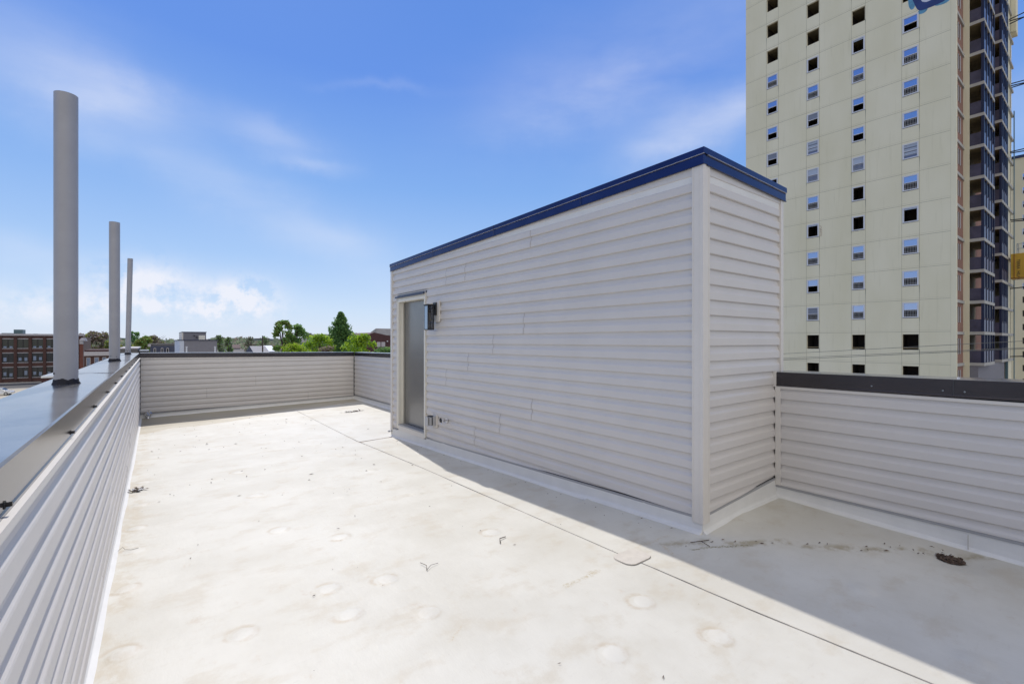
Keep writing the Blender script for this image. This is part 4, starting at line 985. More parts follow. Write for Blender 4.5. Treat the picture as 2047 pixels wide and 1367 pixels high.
# second tower
S2 = thing('apartment_tower', (134, 13.1, GZ), 'second cream apartment tower partly hidden at the right edge', 'tower')
o2 = []
for k in range(-5, 13):
    for j in range(6):
        yc = 11.55 - j * 2.9; o2.append((yc - .75, yc + .35, .6 + k * 2.65 - 1.2, .6 + k * 2.65))
facade(S2, 'x', 134.0, -6, 14.4, GZ, 35.6, o2, 'concrete_far', -1, depth=.8, thick=.15)
mb = MB(); mb.quad((134, 14.4, GZ), (134, 14.4, 35.6), (150, 14.4, 35.6), (150, 14.4, GZ), 'concrete_far'); mb.quad((134, -6, GZ), (150, -6, GZ), (150, -6, 35.6), (134, -6, 35.6), 'concrete_far')
mb.quad((150, -6, GZ), (150, 14.4, GZ), (150, 14.4, 35.6), (150, -6, 35.6), 'concrete_far'); mb.quad((134, -6, 35.55), (150, -6, 35.55), (150, 14.4, 35.55), (134, 14.4, 35.55), 'roofgrey'); mb.build('side_wall', S2)
mb = MB(); mb.box(133.8, 150.1, -6.1, 14.5, 35.6, 36.1, 'navypost'); mb.build('coping', S2)
for (a, b, za, zb) in o2:
    if za > 8:
        mb = MB(); mb.box(133.96, 134.05, a - .03, a + .05, za, zb, 'vinylwhite'); mb.box(133.96, 134.05, b - .05, b + .03, za, zb, 'vinylwhite'); mb.box(133.97, 134.05, a + .05, b - .05, (za + zb) / 2 - .03, (za + zb) / 2 + .03, 'vinylwhite')
        w = mb.build('window', S2); mb = MB(); mb.box(134.03, 134.04, a + .05, b - .05, (za + zb) / 2 + .03, zb, 'glass'); mb.build('pane', w)

# hoist on the outside of the tower
HO = thing('construction_hoist', (72, 6.3, 6.4), 'yellow construction hoist cage hanging outside the tower by its ties', 'hoist')
def ray(px, py): l = (px - 1023.5) / FPX; return Vector((SA + CA * l, CA - SA * l, (681 - py) / FPX))
def onx(px, py, X): r_ = ray(px, py); return r_ * (X / r_.x)
HXc = 71.0; p1 = onx(2020.5, 508, HXc); p2 = onx(2020.5, 558, HXc)
hz1, hz0, hy1 = p1.z, p2.z, p1.y; hy0 = hy1 - 3.4
mb = MB(); mb.box(HXc, HXc + 1.4, hy0, hy1, hz0, hz1, 'yellow'); mb.box(HXc - .03, HXc + .0, hy1 - .30, hy1 - .20, hz0 + .05, hz1 - .05, 'orange'); mb.box(HXc - .03, HXc, hy0, hy1, hz0, hz0 + .14, 'orange')
mb.box(HXc - .03, HXc, hy0 + 2.0, hy0 + 2.12, hz0 + .15, hz1 - .05, 'orange'); mb.build('cage', HO, bevel=.02)
mb = MB()
for i in range(5):
    y = hy1 - .45 - i * .7; mb.tube([(HXc + .05, y, hz1), (HXc + .05, y, hz1 + 1.0)], .03, 'steel', 6); mb.tube([(HXc + 1.3, y, hz1), (HXc + 1.3, y, hz1 + 1.0)], .03, 'steel', 6)
for z in (.5, 1.0):
    mb.tube([(HXc + .05, hy1 - .45, hz1 + z), (HXc + .05, hy0, hz1 + z)], .025, 'steel', 6); mb.tube([(HXc + .05, hy1 - .45, hz1 + z), (HXc + 1.3, hy1 - .45, hz1 + z)], .025, 'steel', 6)
mb.build('guard_rail', HO)
def text(body, size, loc, rot, m, parent, name='lettering'):
    c = bpy.data.curves.new(name, 'FONT'); c.body = body; c.size = size; c.extrude = .004
    o = bpy.data.objects.new(name, c); COL.objects.link(o)
    bpy.context.view_layer.update(); dg = bpy.context.evaluated_depsgraph_get(); me = bpy.data.meshes.new_from_object(o.evaluated_get(dg)); bpy.data.objects.remove(o)
    me.materials.clear(); me.materials.append(M[m]); o = bpy.data.objects.new(name, me); COL.objects.link(o); o.rotation_euler = rot; o.parent = parent; o.location = Vector(loc) - wloc(parent); return o
# reads downward on the face that looks to -X
tx = onx(2037, 518, HXc)
rot = Matrix(((0, 0, -1), (0, -1, 0), (-1, 0, 0))).to_euler()
for w_, dz in (('TERRA', 0.0), ('HILAR', 1.2)):
    text(w_, .34, (HXc - .012, tx.y + .15, tx.z - dz), rot, 'signgrey', HO)
mb = MB()
for (ya, yb_) in (((2017, 40), (2047, 25.6)), ((2017, 43), (2047, 34.6)), ((2018, 48.7), (2047, 35)), ((2021, 168), (2047, 161)), ((2021, 172), (2047, 166)), ((2022, 175.6), (2047, 168)), ((2019.7, 304), (2047, 297.7)), ((2020, 306.5), (2047, 302)), ((2020, 440), (2047, 437.7)), ((2021, 443), (2047, 441)), ((2020, 577), (2047, 574)), ((2019, 712.5), (2047, 712))):
    a, b = onx(*ya, 72.3), onx(*yb_, 72.3); d = (b - a); mb = MB(); mb.tube([a, b + d * .8], .055, 'wire', 6); mb.build('tie_bar', HO)
mb = MB()
bp = onx(2047, 300, 72.3) ; my = bp.y - 2.0
for (dx, dy) in ((-.33, -.33), (.33, -.33), (-.33, .33), (.33, .33)): mb.tube([(72.3 + dx, my + dy, GZ), (72.3 + dx, my + dy, 42)], .06, 'steel', 6)
for i in range(36):
    z = GZ + i * 1.5; mb.tube([(71.97, my - .33, z), (71.97, my + .33, z + 1.5)], .03, 'steel', 5); mb.tube([(71.97, my - .33, z), (72.63, my - .33, z + 1.5)], .03, 'steel', 5)
mb.build('mast', HO)

# overhead wires
def wire(name, label, a, b, sag, r, m='thinwire', grp=None):
    a, b = Vector(a), Vector(b); pts = [a.lerp(b, i / 24) - Vector((0, 0, sag * 4 * (i / 24) * (1 - i / 24))) for i in range(25)]
    mb = MB(); mb.tube(pts, r, m, 6); return single(mb, name, label, 'wire', grp)
def wl(p, q, X, ext=(2.2, 2.6)):
    a, b = onx(*p, X), onx(*q, X); d = b - a; return a - d * ext[0], b + d * ext[1]
for i, (p, q, lab) in enumerate((((1566, 707), (2047, 681.5), 'uppermost thin wire crossing low before the tower'), ((1566, 716), (2047, 695), 'middle thin wire crossing low before the tower'), ((1566, 719), (2047, 697), 'lowest thin wire crossing low before the tower'))):
    a, b = wl(p, q, 20.0); wire('overhead_wire', lab, a, b, 0.0, .008, grp='overhead wires before the tower')

# ---------------------------------------------------------------- background on the left
FYc = 195.0
FB = thing('brick_factory', (-20, FYc, GZ), 'long three storey red brick factory with large bay windows beyond the lot', 'factory')
def fx(px): l = (px - 1023.5) / FPX; return (SA + CA * l) / (CA - SA * l) * FYc
def fzv(py, px=60): l = (px - 1023.5) / FPX; return (681 - py) / FPX * FYc / (CA - SA * l)
xl, xr = fx(-260), fx(166); ztop = fzv(671); fo = []
pitch = fx(84) - fx(55); x0 = fx(2) + .2
rows = [(fzv(697), fzv(676)), (fzv(725), fzv(704)), (fzv(755), fzv(732))]
i = -10
bays = []
while x0 + i * pitch + pitch < xr + 1:
    a = x0 + i * pitch; b = a + pitch * .76
    if a > xl and b < xr - .8: bays.append((a, b))
    i += 1
for a, b in bays:
    for (za, zb) in rows: fo.append((a, b, za, zb))
facade(FB, 'y', FYc, xl, xr, GZ, ztop, fo, 'brick', -1, depth=.6, thick=.35)
mb = MB(); mb.box(xl, xr, FYc + 1.2, FYc + 22, GZ, ztop - .4, 'brick'); mb.build('building_mass', FB)
mb = MB(); mb.box(xl - .3, xr + .3, FYc - .35, FYc + .6, ztop + .01, ztop + .55, 'stone'); mb.build('coping', FB)
mb = MB()
for (px0, px1, h, y) in ((-8, 12, .5, 6), (14, 33, 1.6, 8), (60, 66, .35, 5)): mb.box(fx(px0), fx(px1), FYc + y, FYc + y + 4, ztop + .3, ztop + .3 + h, 'teal')
mb.build('roof_unit', FB)
mb = MB()
for (a, b) in [(bays[j][1], bays[j + 1][0]) for j in range(len(bays) - 1)]: mb.box(a + .05, b - .05, FYc - .22, FYc - .003, GZ, ztop - .2, 'brick')
mb.build('brick_pier', FB)
M['blindw'] = mat('pale_reflective_pane', (0.20, 0.25, 0.36), .15, metal=.7)
M['paneolive'] = mat('olive_top_pane', (0.04, 0.045, 0.035), .12)
r = random.Random(9)
for a, b in bays:
    if b < fx(-30): continue
    for ri, (za, zb) in enumerate(rows):
        mb = MB(); mid = (a + b) / 2
        mb.box(a, b, FYc + .10, FYc + .18, zb - .28, zb, 'stone'); mb.box(a, b, FYc - .08, FYc + .2, za - .001, za + .16, 'stone'); mb.box(mid - .10, mid + .10, FYc + .12, FYc + .2, za + .16, zb - .28, 'black')
        o = mb.build('window', FB); mb = MB()
        for (u, v) in ((a, mid - .1), (mid + .1, b)):
            mb.box(u, v, FYc + .22, FYc + .24, za + .16, zb - .28, 'paneolive' if ri == 0 else 'carglass')
        if ri > 0 or r.random() < .6:
            for (u, v) in ((a + .25, mid - .3), (mid + .3, b - .25)):
                if r.random() < .8:
                    z = za + .3 if ri == 0 else za + r.uniform(.5, .9); h = .45 if ri == 0 else r.uniform(.8, 1.3); mb.box(u, v, FYc + .19, FYc + .215, z, z + h, 'blindw')
        mb.build('pane', o)
# projecting red pier with pale finial
mb = MB(); a, b = fx(160), fx(167); mb.box(a, b, FYc - 1.2, FYc - .30, GZ, fzv(688), 'brick_bright'); mb.build('end_pier', FB)
mb = MB(); mb.box(fx(160), fx(167.5), FYc - 1.4, FYc - .1, fzv(688), fzv(680), 'stone'); mb.tube([(fx(167), FYc - .7, fzv(681)), (fx(167.3), FYc - .7, fzv(678)), (fx(167.5), FYc - .7, fzv(675))], 1.0, 'stone', 10, r2=.5); mb.build('finial', FB)

# lower brick row right of the pier
RY = 150.
def rx(px, Y=RY): l = (px - 1023.5) / FPX; return (SA + CA * l) / (CA - SA * l) * Y
def rz(py, px, Y=RY): l = (px - 1023.5) / FPX; return (681 - py) / FPX * Y / (CA - SA * l)
RB = thing('brick_building', (rx(200), RY, GZ), 'low brick building with pale cornice behind the middle vent pipe', 'building')
zc = rz(711, 190); ro = [(rx(a), rx(b), rz(731, 190), rz(714, 190)) for a, b in ((172, 181), (188, 198), (204, 213), (220, 229), (236, 245))]
facade(RB, 'y', RY, rx(168.5), rx(262), GZ, zc, ro, 'brick', -1, depth=.5, thick=.25)
mb = MB(); mb.box(rx(168.5), rx(262), RY + 1, RY + 14, GZ, zc + .3, 'roofgrey'); mb.build('building_mass', RB)
mb = MB(); mb.box(rx(168), rx(262.5), RY - .45, RY + .5, zc + .01, zc + .95, 'stone'); mb.build('cornice', RB)
mb = MB(); mb.box(rx(168.5), rx(262), RY + .6, RY + 14.1, zc + .5, zc + 1.4, 'maroon'); mb.build('roof', RB)
for (a, b, za, zb) in ro:
    mb = MB(); mb.box(a, b, RY + .08, RY + .14, zb - .15, zb, 'stone'); mb.box(a, a + .12, RY + .08, RY + .14, za, zb - .15, 'stone'); mb.box(b - .12, b, RY + .08, RY + .14, za, zb - .15, 'stone'); o = mb.build('window', RB)
    mb = MB(); mb.box(a + .12, b - .12, RY + .16, RY + .18, za, zb - .15, 'blindw'); mb.build('pane', o)

# white roofed shed in the lot
SY = 84.
SH = thing('shed', (rx(100, SY), SY, GZ), 'low brick shed with white roof in the lot behind the nearest pipe', 'shed')
zt_ = rz(753, 90, SY); mb = MB(); mb.box(rx(83, SY), rx(150, SY), SY, SY + 13, GZ, zt_ - .15, 'maroon'); mb.build('wall', SH)
mb = MB(); mb.box(rx(82.4, SY), rx(151, SY), SY - .25, SY + 13.3, zt_ - .14, zt_ + .10, 'carpaint'); mb.build('roof', SH)
for i in range(3):
    mb = MB(); x = rx(90 + i * 18, SY); mb.box(x, x + .9, SY - .03, SY + .0, zt_ - 2.6, zt_ - 1.3, 'carglass'); mb.build('window', SH)

# parked car
def car(px, s, rot, label):
    x, y, _ = at(px, s, 0); T = thing('parked_car', (0, 0, 0), label, 'car')
    L_, Wd = 4.6, 1.8; mb = MB()
    prof = [(-2.3, .35), (-2.3, .85), (-2.15, 1.05), (-1.95, 1.55), (-1.7, 1.66), (.35, 1.66), (.6, 1.6), (1.15, 1.12), (1.3, 1.05), (2.15, .92), (2.3, .7), (2.3, .35)]
    n = len(prof); vs = []
    for sgn in (-1, 1):
        for (u, z) in prof: vs.append((u, sgn * (.9 if z < 1.1 else .9 - (z - 1.1) * .35), z))
    mb.add(vs, [tuple(range(n)), tuple(range(2 * n - 1, n - 1, -1))] + [(i, n + i, n + (i + 1) % n, (i + 1) % n) for i in range(n)], 'carpaint'); mb.build('body', T, bevel=.05)
    mb = MB()
    for sgn in (-1, 1):
        mb.quad((-1.85, sgn * .875, 1.12), (1.0, sgn * .875, 1.12), (.45, sgn * .76, 1.56), (-1.7, sgn * .76, 1.56), 'carglass')
    mb.quad((1.18, -.8, 1.14), (1.18, .8, 1.14), (.66, .68, 1.58), (.66, -.68, 1.58), 'carglass'); mb.quad((-2.17, -.8, 1.1), (-2.17, .8, 1.1), (-1.98, .7, 1.52), (-1.98, -.7, 1.52), 'carglass'); mb.build('windows', T)
    for u in (-1.45, 1.45):
        for sgn in (-1, 1):
            mb = MB(); mb.tube([(u, sgn * .72, .34), (u, sgn * .93, .34)], .34, 'rubber', 20); w = mb.build('wheel', T); mb = MB(); mb.tube([(u, sgn * .93, .34), (u, sgn * .945, .34)], .2, 'chrome', 12); mb.build('rim', w)
    for sgn in (-1, 1):
        mb = MB(); mb.box(2.27, 2.32, sgn * .55 - .15, sgn * .55 + .15, .68, .82, 'vinylwhite'); mb.build('headlight', T)
    T.location = (x, y, GZ); T.rotation_euler = (0, 0, rot)
car(-2, 103, R_(-12), 'white car parked in the lot at the left edge')

# ---------------------------------------------------------------- trees
def leaf_quads(mb, pts, size, mats, rnd):
    for (p, s) in pts:
        u = Vector((rnd.gauss(0, 1), rnd.gauss(0, 1), rnd.gauss(0, 1))).normalized(); v = u.orthogonal().normalized(); v.rotate(Matrix.Rotation(rnd.uniform(0, 6.28), 3, u)); w = u.cross(v)
        a = size * s * rnd.uniform(.6, 1.3); mb.add([p - v * a, p + w * a * .6, p + v * a, p - w * a * .6], [(0, 1, 2, 3)], mats[0] if rnd.random() < .72 else mats[-1])
def tree(px, s, ptop, wpx, shape, mats, label, group, n=2600, leaf=.34, seed=1, name='leafy_tree', blobs=26, bottom=None):
    rnd = random.Random(seed); x, y, _ = at(px, s, 0); k = s / FPX; ztop = (681 - ptop) * k; R0 = wpx * k / 2
    T = thing(name, (x, y, GZ), label, 'tree', group); H = ztop - GZ
    zb_ = bottom if bottom is not None else ztop - max(R0 * 2.4, H * .72)
    cs = []
    for i in range(blobs):
        t = (i + rnd.random()) / blobs
        if shape == 'cone': rr = R0 * (1 - t) ** 1.12 + .08; z = zb_ + (ztop - zb_) * t
        elif shape == 'round': rr = R0 * math.sqrt(max(.06, 1 - (2 * t - .9) ** 2 * .95)); z = zb_ + (ztop - zb_) * t
        elif shape == 'flat': rr = R0 * (1 - .35 * t * t); z = zb_ + (ztop - zb_) * t
        else: rr = R0 * (.55 + .45 * math.sin(t * 3.14)); z = zb_ + (ztop - zb_) * t
        a = rnd.uniform(0, 6.28); d = rr * math.sqrt(rnd.random()) * .80; br = max(.5, R0 * rnd.uniform(.2, .42) * (1 if shape != 'cone' else (1.15 - t)))
        if shape == 'cone': br = (.05 * R0 + .24 * rr) * rnd.uniform(.7, 1.5)
        if z + br * .8 > ztop: z = ztop - br * .8
        cs.append((Vector((x + d * math.cos(a), y + d * math.sin(a), z)), br))
    if shape == 'cone': cs.append((Vector((x, y, ztop - .5)), .5)); cs.append((Vector((x, y, ztop - 1.5)), .8))
    pts = []
    for i in range(n):
        c, br = cs[rnd.randrange(len(cs))]; v = Vector((rnd.gauss(0, 1), rnd.gauss(0, 1), rnd.gauss(0, 1))).normalized() * br * (rnd.random() ** .35) * rnd.uniform(.75, 1.15); v.z *= .8
        pts.append((c + v, 1.0))
    mb = MB(); leaf_quads(mb, pts, leaf, mats, rnd); mb.build('crown', T)
    mb = MB(); hb = zb_ + (ztop - zb_) * .75; r0 = max(.18, H * .016)
    mb.tube([(x, y, GZ), (x + .2, y, lerp(GZ, hb, .4)), (x - .1, y + .1, lerp(GZ, hb, .75)), (x, y, hb)], r0, 'bark', 8, r2=r0 * .3)
    for (c, br) in cs[::3]:
        z0 = lerp(zb_, c.z, .4); mb.tube([(x, y, min(z0, hb)), Vector((x, y, min(z0, hb))).lerp(c, .55) + Vector((0, 0, .3)), c], r0 * .32, 'bark', 5, r2=.03)
    mb.build('trunk', T)
    return T
g1 = 'trees beyond the far parapet'
tree(566, 72, 640, 46, 'irregular', ('leaf_green', 'leaf_olive'), 'loose green tree, left lobe of the pair left of the pointed tree', g1, 2600, .20, 3, blobs=34, bottom=-3.2)
tree(592, 74, 648, 50, 'irregular', ('leaf_green', 'leaf_dark'), 'loose green tree, lower right lobe of the pair left of the pointed tree', g1, 2300, .20, 4, blobs=30, bottom=-3.2)
tree(681, 66, 623, 122, 'cone', ('leaf_dark', 'leaf_green'), 'tall pointed dark green tree above the bright bushes', g1, 9000, .15, 5, blobs=150, bottom=-2.2)
tree(640, 62, 667, 74, 'round', ('leaf_bright', 'leaf_green'), 'bright yellow green tree left under the pointed tree', g1, 4200, .16, 6, bottom=-4)
tree(722, 60, 667, 74, 'round', ('leaf_bright', 'leaf_green'), 'bright yellow green tree right under the pointed tree', g1, 4600, .16, 7, bottom=-4)
tree(592, 66, 685, 90, 'round', ('leaf_bright', 'leaf_olive'), 'small bright bush tree beneath the loose green pair', g1, 2600, .17, 8, bottom=-4)
tree(770, 70, 693, 60, 'round', ('leaf_green', 'leaf_dark'), 'low green tree under the maroon building', g1, 1800, .2, 9, bottom=-4)
tree(655, 58, 691, 44, 'round', ('leaf_brown', 'leaf_olive'), 'brownish shrub tree in front of the pointed tree', g1, 1500, .13, 10, bottom=-3.5)
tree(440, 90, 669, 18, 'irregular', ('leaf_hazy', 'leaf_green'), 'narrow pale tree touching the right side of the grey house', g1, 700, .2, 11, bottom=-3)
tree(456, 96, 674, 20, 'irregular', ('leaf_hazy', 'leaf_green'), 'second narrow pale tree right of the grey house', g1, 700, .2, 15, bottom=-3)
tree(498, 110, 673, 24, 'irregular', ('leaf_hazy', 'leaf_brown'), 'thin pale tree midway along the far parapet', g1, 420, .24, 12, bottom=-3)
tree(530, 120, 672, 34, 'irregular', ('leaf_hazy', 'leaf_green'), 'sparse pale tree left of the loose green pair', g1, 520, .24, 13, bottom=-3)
g2 = 'trees behind the vent pipes'
tree(192, 200, 662, 56, 'round', ('leaf_brown', 'leaf_olive'), 'brown crowned tree between the nearest and middle pipes', g2, 2600, .6, 21)
tree(165, 215, 667, 40, 'round', ('leaf_brown', 'leaf_brown'), 'brown tree just right of the nearest pipe', g2, 1400, .6, 22)
tree(225, 190, 680, 40, 'round', ('leaf_olive', 'leaf_green'), 'olive tree behind the middle pipe', g2, 1600, .55, 23)
tree(268, 150, 662, 34, 'irregular', ('leaf_dark', 'leaf_green'), 'dark green tree just right of the thin pipe', g2, 1200, .42, 24)
tree(290, 140, 672, 50, 'round', ('leaf_olive', 'leaf_green'), 'olive green tree left of the blue house', g2, 2200, .42, 25)
tree(300, 170, 670, 44, 'round', ('leaf_brown', 'leaf_olive'), 'brown tinged tree behind the olive tree', g2, 1300, .48, 26)
tree(322, 160, 683, 44, 'round', ('leaf_olive', 'leaf_brown'), 'low olive tree touching the blue house roof', g2, 1300, .45, 27)
# bare branched tree
bx, by, _ = at(312, 150, 0); T = thing('bare_tree', (bx, by, GZ), 'bare branched tree above the olive trees', 'tree'); rnd = random.Random(4); mb = MB()
zt_ = (681 - 669) * 150 / FPX; mb.tube([(bx, by, GZ), (bx, by, zt_ - 4)], .3, 'bark', 7, r2=.15); mb.build('trunk', T); mb = MB()
for i in range(26):
    a = rnd.uniform(0, 6.28); z0 = zt_ - rnd.uniform(2, 5); l = rnd.uniform(1.2, 3.6); p = Vector((bx, by, z0)); q = p + Vector((math.cos(a) * l * .6, math.sin(a) * l * .6, l * .5)); e = q + Vector((math.cos(a + .4) * l * .4, math.sin(a + .4) * l * .4, l * .25)); mb.tube([p, q, e], .07, 'bark', 4, r2=.02)
mb.build('crown', T)
# far woods that read as one mass
mb = MB(); rnd = random.Random(77)
for i in range(15000):
    px = rnd.uniform(-250, 1000); s = rnd.uniform(230, 420); x, y, _ = at(px, s, 0)
    top = 0.6 + 3.2 * noise.noise(Vector((px * .02, 3, 0))) + 2.0 * noise.noise(Vector((px * .09, s * .02, 7)))
    z = rnd.uniform(-8, top); u = Vector((rnd.gauss(0, 1), rnd.gauss(0, 1), rnd.gauss(0, 1))).normalized(); v = u.orthogonal().normalized(); w = u.cross(v); a = rnd.uniform(.6, 1.5); p = Vector((x, y, z))
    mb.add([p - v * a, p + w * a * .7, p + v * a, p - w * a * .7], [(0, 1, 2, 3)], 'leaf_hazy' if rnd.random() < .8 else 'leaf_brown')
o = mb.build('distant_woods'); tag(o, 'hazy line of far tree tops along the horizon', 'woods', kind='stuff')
mb = MB(); n = 60
for i in range(n):
    pass
vs = []
for i in range(121):
    px = -400 + i * 15; x, y, _ = at(px, 900, 0); h = 3.5 + 5 * noise.noise(Vector((i * .11, 0, 5))); vs += [(x, y, GZ), (x, y, h), (x * 1.6, y * 1.6, h + 1)]
fs = []
for i in range(120): fs += [(3 * i, 3 * i + 3, 3 * i + 4, 3 * i + 1), (3 * i + 1, 3 * i + 4, 3 * i + 5, 3 * i + 2)]
M['hill'] = mat('far_hill', (0.13, 0.16, 0.19), .95, var=.15, vscale=.01); mb = MB(); mb.add(vs, fs, 'hill'); single(mb, 'hills', 'low blue hills on the horizon', 'hills', kind='structure')

# ---------------------------------------------------------------- houses beyond the far parapet
def house_box(T, px0, px1, Y, ytop, m, depth=8, name='wall', zb0=GZ, roofm=None):
    a, b = rx(px0, Y), rx(px1, Y); zt = rz(ytop, (px0 + px1) / 2, Y); mb = MB(); mb.box(a, b, Y, Y + depth, zb0, zt, m); mb.build(name, T); return a, b, zt
# blue mansard row
YM = 96.
BH = thing('mansard_house', (rx(330, YM), YM, GZ), 'dark blue slate mansard row with white arched dormers', 'house')
a, b, zt_ = house_box(BH, 300, 363, YM, 691.5, 'bluehouse', 9, 'mansard_wall')
mb = MB(); mb.box(a - .2, b + .2, YM + .6, YM + 9, zt_, rz(687, 330, YM), 'roofgrey'); mb.box(a - .3, a + .1, YM - .1, YM + .5, zt_ - .1, rz(688, 330, YM), 'stone'); mb.build('roof', BH)
for px in (309.5, 324, 335, 353.5):
    w = rx(px + 2.6, YM) - rx(px - 2.6, YM); x = rx(px, YM); z1 = rz(696, 330, YM); mb = MB()
    mb.box(x - w / 2, x - w * .30, YM - .30, YM - .01, z1 - 1.8, z1 - .05, 'stone'); mb.box(x + w * .30, x + w / 2, YM - .30, YM - .01, z1 - 1.8, z1 - .05, 'stone')
    pts = [(math.cos(R_(t)) * w / 2, math.sin(R_(t)) * w * .35) for t in range(0, 181, 20)]; vs = [(x + u, YM - .30, z1 - .05 + v) for u, v in pts] + [(x + u, YM - .01, z1 - .05 + v) for u, v in pts]; k = len(pts)
    mb.add(vs, [tuple(range(k)), tuple(range(2 * k - 1, k - 1, -1))] + [(i, i + 1, k + i + 1, k + i) for i in range(k - 1)] + [(k - 1, 0, k, 2 * k - 1)], 'stone'); o = mb.build('dormer_window', BH)
    mb = MB(); mb.box(x - w * .29, x + w * .29, YM - .12, YM - .02, z1 - 1.8, z1 - .1, 'carglass'); mb.build('pane', o)
# grey house with roof headhouse
YG = 40.
GH = thing('grey_house', (rx(395, YG), YG, GZ), 'grey sided house with its own stair box and garage style door on top', 'house')
a0, b0 = rx(368, YG), rx(434, YG); ztl = rz(680.5, 400, YG); aw = rx(359, YG)
mb = MB(); mb.box(a0, b0, YG, YG + 10, GZ, ztl, 'greyhouse'); mb.build('wall', GH)
mb = MB(); mb.box(aw, a0 - .003, YG - .02, YG + 9.9, GZ, ztl - .01, 'whitewall'); mb.build('side_wall', GH)
mb = MB(); mb.box(aw - .05, b0 + .05, YG - .06, YG + 10.05, ztl + .001, ztl + .05, 'navy'); mb.build('coping', GH)
YU = YG + 3
au, bu = rx(366.5, YU), rx(412, YU); ztu = rz(664.5, 390, YU)
mb = MB(); mb.box(au, bu, YU, YU + 5, ztl + .052, ztu, 'greyhouse'); mb.build('upper_wall', GH)
mb = MB(); mb.box(rx(363.5, YU), au - .003, YU + .01, YU + 5, ztl + .052, ztu - .01, 'trim'); mb.build('corner_trim', GH)
mb = MB(); mb.box(rx(363.3, YU), bu + .04, YU - .05, YU + 5.05, ztu + .001, ztu + .05, 'navy'); mb.build('upper_coping', GH)
mb = MB(); mb.box(rx(397, YU), rx(410, YU), YU - .04, YU - .003, ztl + .06, rz(670.5, 400, YU), 'cream_trim'); mb.build('door', GH)
mb = MB(); mb.box(rx(392.5, YU), rx(394, YU), YU - .15, YU - .003, rz(676, 393, YU), rz(672, 393, YU), 'black'); mb.box(rx(387, YU), rx(389, YU), YU - .12, YU - .003, rz(671.5, 393, YU), rz(670, 393, YU), 'black'); mb.build('wall_lamp', GH)
for px, lab in ((373, 'thin white pipe before the left side of the grey house'), (430, 'thin white pipe before the right side of the grey house')):
    mb = MB(); x = rx(px, 38.5); mb.tube([(x, 38.5, -3), (x, 38.5, rz(693.5, px, 38.5))], .045, 'vinylwhite', 8); mb.tube([(x, 38.5, rz(693.5, px, 38.5)), (x, 38.5, rz(692.5, px, 38.5))], .07, 'vinylwhite', 8); mb.build('white_pipe', GH)
for o in COL.objects:
    if o.name.startswith('white_pipe'): pass
# low roofs in front of the pipes' trees
LR = thing('flat_roof_building', (rx(255, 60), 60, GZ), 'low flat grey roof just behind the thin pipe', 'building')
mb = MB(); a, b = rx(236, 62.), rx(275.5, 62.); z = rz(697.5, 255, 62.); mb.box(a, b, 62, 74, GZ, z, 'roofgrey'); mb.build('wall', LR); mb = MB(); mb.box(a, b + .05, 61.9, 74, z + .001, z + .12, 'stone'); mb.box(b + .06, rx(297, 62.), 62, 70, GZ, rz(701, 285, 62.), 'black'); mb.build('roof', LR)
# middle distance houses
rnd = random.Random(6)
specs = [(433, 500, 140., 699, 'roofgrey', 'whitewall', 'wide low grey roof between the grey house and the thin trees'), (510, 535, 100., 692, 'bluehouse', 'whitewall', 'small blue roofed house left of the loose green tree'),
         (534, 548, 110., 691, 'whitewall', 'greyhouse', 'small pale house hard against the loose green tree'), (455, 480, 190., 689, 'maroon', 'greyhouse', 'tiny reddish roof among the far trees')]
for (p0, p1, Y, yt, rm, wm, lab) in specs:
    H_ = thing('far_house', (rx(p0, Y), Y, GZ), lab, 'house', 'far houses'); a, b = rx(p0, Y), rx(p1, Y); z = rz(yt, (p0 + p1) / 2, Y)
    mb = MB(); mb.box(a, b, Y, Y + 9, GZ, z - 1.2, wm); mb.build('wall', H_)
    mb = MB(); m_ = (a + b) / 2; mb.add([(a - .3, Y - .3, z - 1.2), (b + .3, Y - .3, z - 1.2), (b + .3, Y + 9.3, z - 1.2), (a - .3, Y + 9.3, z - 1.2), (a - .3, Y + 4.5, z), (b + .3, Y + 4.5, z)], [(0, 1, 5, 4), (3, 4, 5, 2), (0, 4, 3), (1, 2, 5), (0, 3, 2, 1)], rm); mb.build('roof', H_)
# slate roofed house behind the trees
YH = 130.
H_ = thing('slate_house', (rx(640, YH), YH, GZ), 'slate roofed house showing between the two tall trees', 'house')
a, b = rx(608, YH), rx(690, YH); z1 = rz(667.5, 640, YH); z0 = rz(684, 640, YH); mb = MB(); mb.box(a, b, YH, YH + 10, GZ, z0, 'greyhouse'); mb.build('wall', H_)
mb = MB(); c_ = rx(625, YH); mb.add([(a - .5, YH - .4, z0), (b, YH - .4, z0), (b, YH + 10.4, z0), (a - .5, YH + 10.4, z0), (c_, YH + 5, z1), (b - 1, YH + 5, z1)], [(0, 1, 5, 4), (3, 4, 5, 2), (0, 4, 3), (1, 2, 5), (0, 3, 2, 1)], 'roofgrey'); mb.build('roof', H_)
mb = MB(); mb.box(rx(621, YH), rx(629, YH), YH + 3, YH + 5, z1 - 1, z1 + .25, 'roofgrey'); mb.build('chimney', H_)
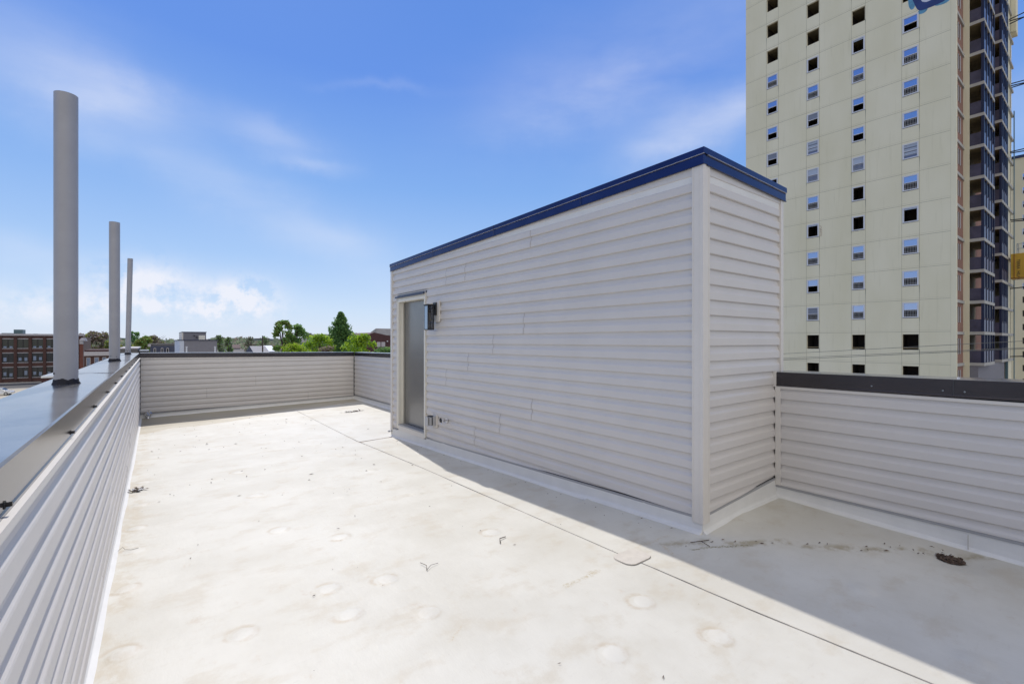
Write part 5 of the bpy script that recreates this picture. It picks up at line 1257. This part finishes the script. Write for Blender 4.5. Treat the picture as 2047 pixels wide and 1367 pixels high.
# maroon gabled hall and its grey neighbour
YK = 120.
K = thing('gabled_hall', (rx(760, YK), YK, GZ), 'dark maroon gabled hall left of the stair box', 'building')
a, b, c_ = rx(722, YK), rx(840, YK), rx(748, YK); z0, z1 = rz(676, 760, YK), rz(664.5, 750, YK)
pts = [(a, GZ), (b, GZ), (b, z0 + .4), (rx(782, YK), z0 + .55), (c_, z1), (a, z0 + .3)]; k = len(pts); mb = MB(); mb.add([(u, YK, z) for u, z in pts] + [(u, YK + 20, z) for u, z in pts], [tuple(range(k)), tuple(range(2 * k - 1, k - 1, -1))] + [(i, (i + 1) % k, k + (i + 1) % k, k + i) for i in range(k)], 'maroon'); mb.build('wall', K)
for px, w in ((757, 7), (766, 7.5)):
    mb = MB(); mb.box(rx(px - w / 2, YK), rx(px + w / 2, YK), YK - .06, YK - .003, rz(693, px, YK), rz(683.5, px, YK), 'stone'); mb.build('window', K)
mb = MB(); mb.tube([(rx(773.5, YK), YK - .3, rz(683, 773, YK)), (rx(773.5, YK), YK - .3, rz(681, 773, YK))], .2, 'vinylwhite', 8); mb.build('lamp', K)
YQ = 160.
Q = thing('grey_roof_house', (rx(770, YQ), YQ, GZ), 'pale grey pitched roof rising behind the maroon hall', 'house')
mb = MB(); a, b = rx(755, YQ), rx(860, YQ); mb.box(a, b, YQ, YQ + 10, GZ, rz(670, 770, YQ), 'greyhouse'); mb.build('wall', Q)
mb = MB(); z0, z1 = rz(670, 770, YQ), rz(656, 770, YQ); mb.add([(a - .4, YQ - .4, z0), (b, YQ - .4, z0), (b, YQ + 10, z0), (a - .4, YQ + 10, z0), (rx(762, YQ), YQ + 5, z1), (b, YQ + 5, z1)], [(0, 1, 5, 4), (3, 4, 5, 2), (0, 4, 3), (1, 2, 5), (0, 3, 2, 1)], 'roofgrey'); mb.build('roof', Q)
# utility poles by the houses
for px, s, yt, lab in ((525, 80, 671, 'wooden utility pole left of the loose green tree'), (502, 95, 684, 'shorter wooden utility pole farther left')):
    x, y, _ = at(px, s, 0); z = (681 - yt) * s / FPX; T = thing('utility_pole', (x, y, GZ), lab, 'pole'); mb = MB(); mb.tube([(x, y, GZ), (x, y, z)], .15, 'bark', 8, r2=.1); mb.build('pole', T); mb = MB(); mb.box(x - 1.1, x + 1.1, y - .06, y + .06, z - .6, z - .45, 'bark'); mb.build('crossarm', T)

sc.render.engine = 'CYCLES'
sc.cycles.max_bounces = 8; sc.cycles.diffuse_bounces = 5; sc.cycles.glossy_bounces = 4
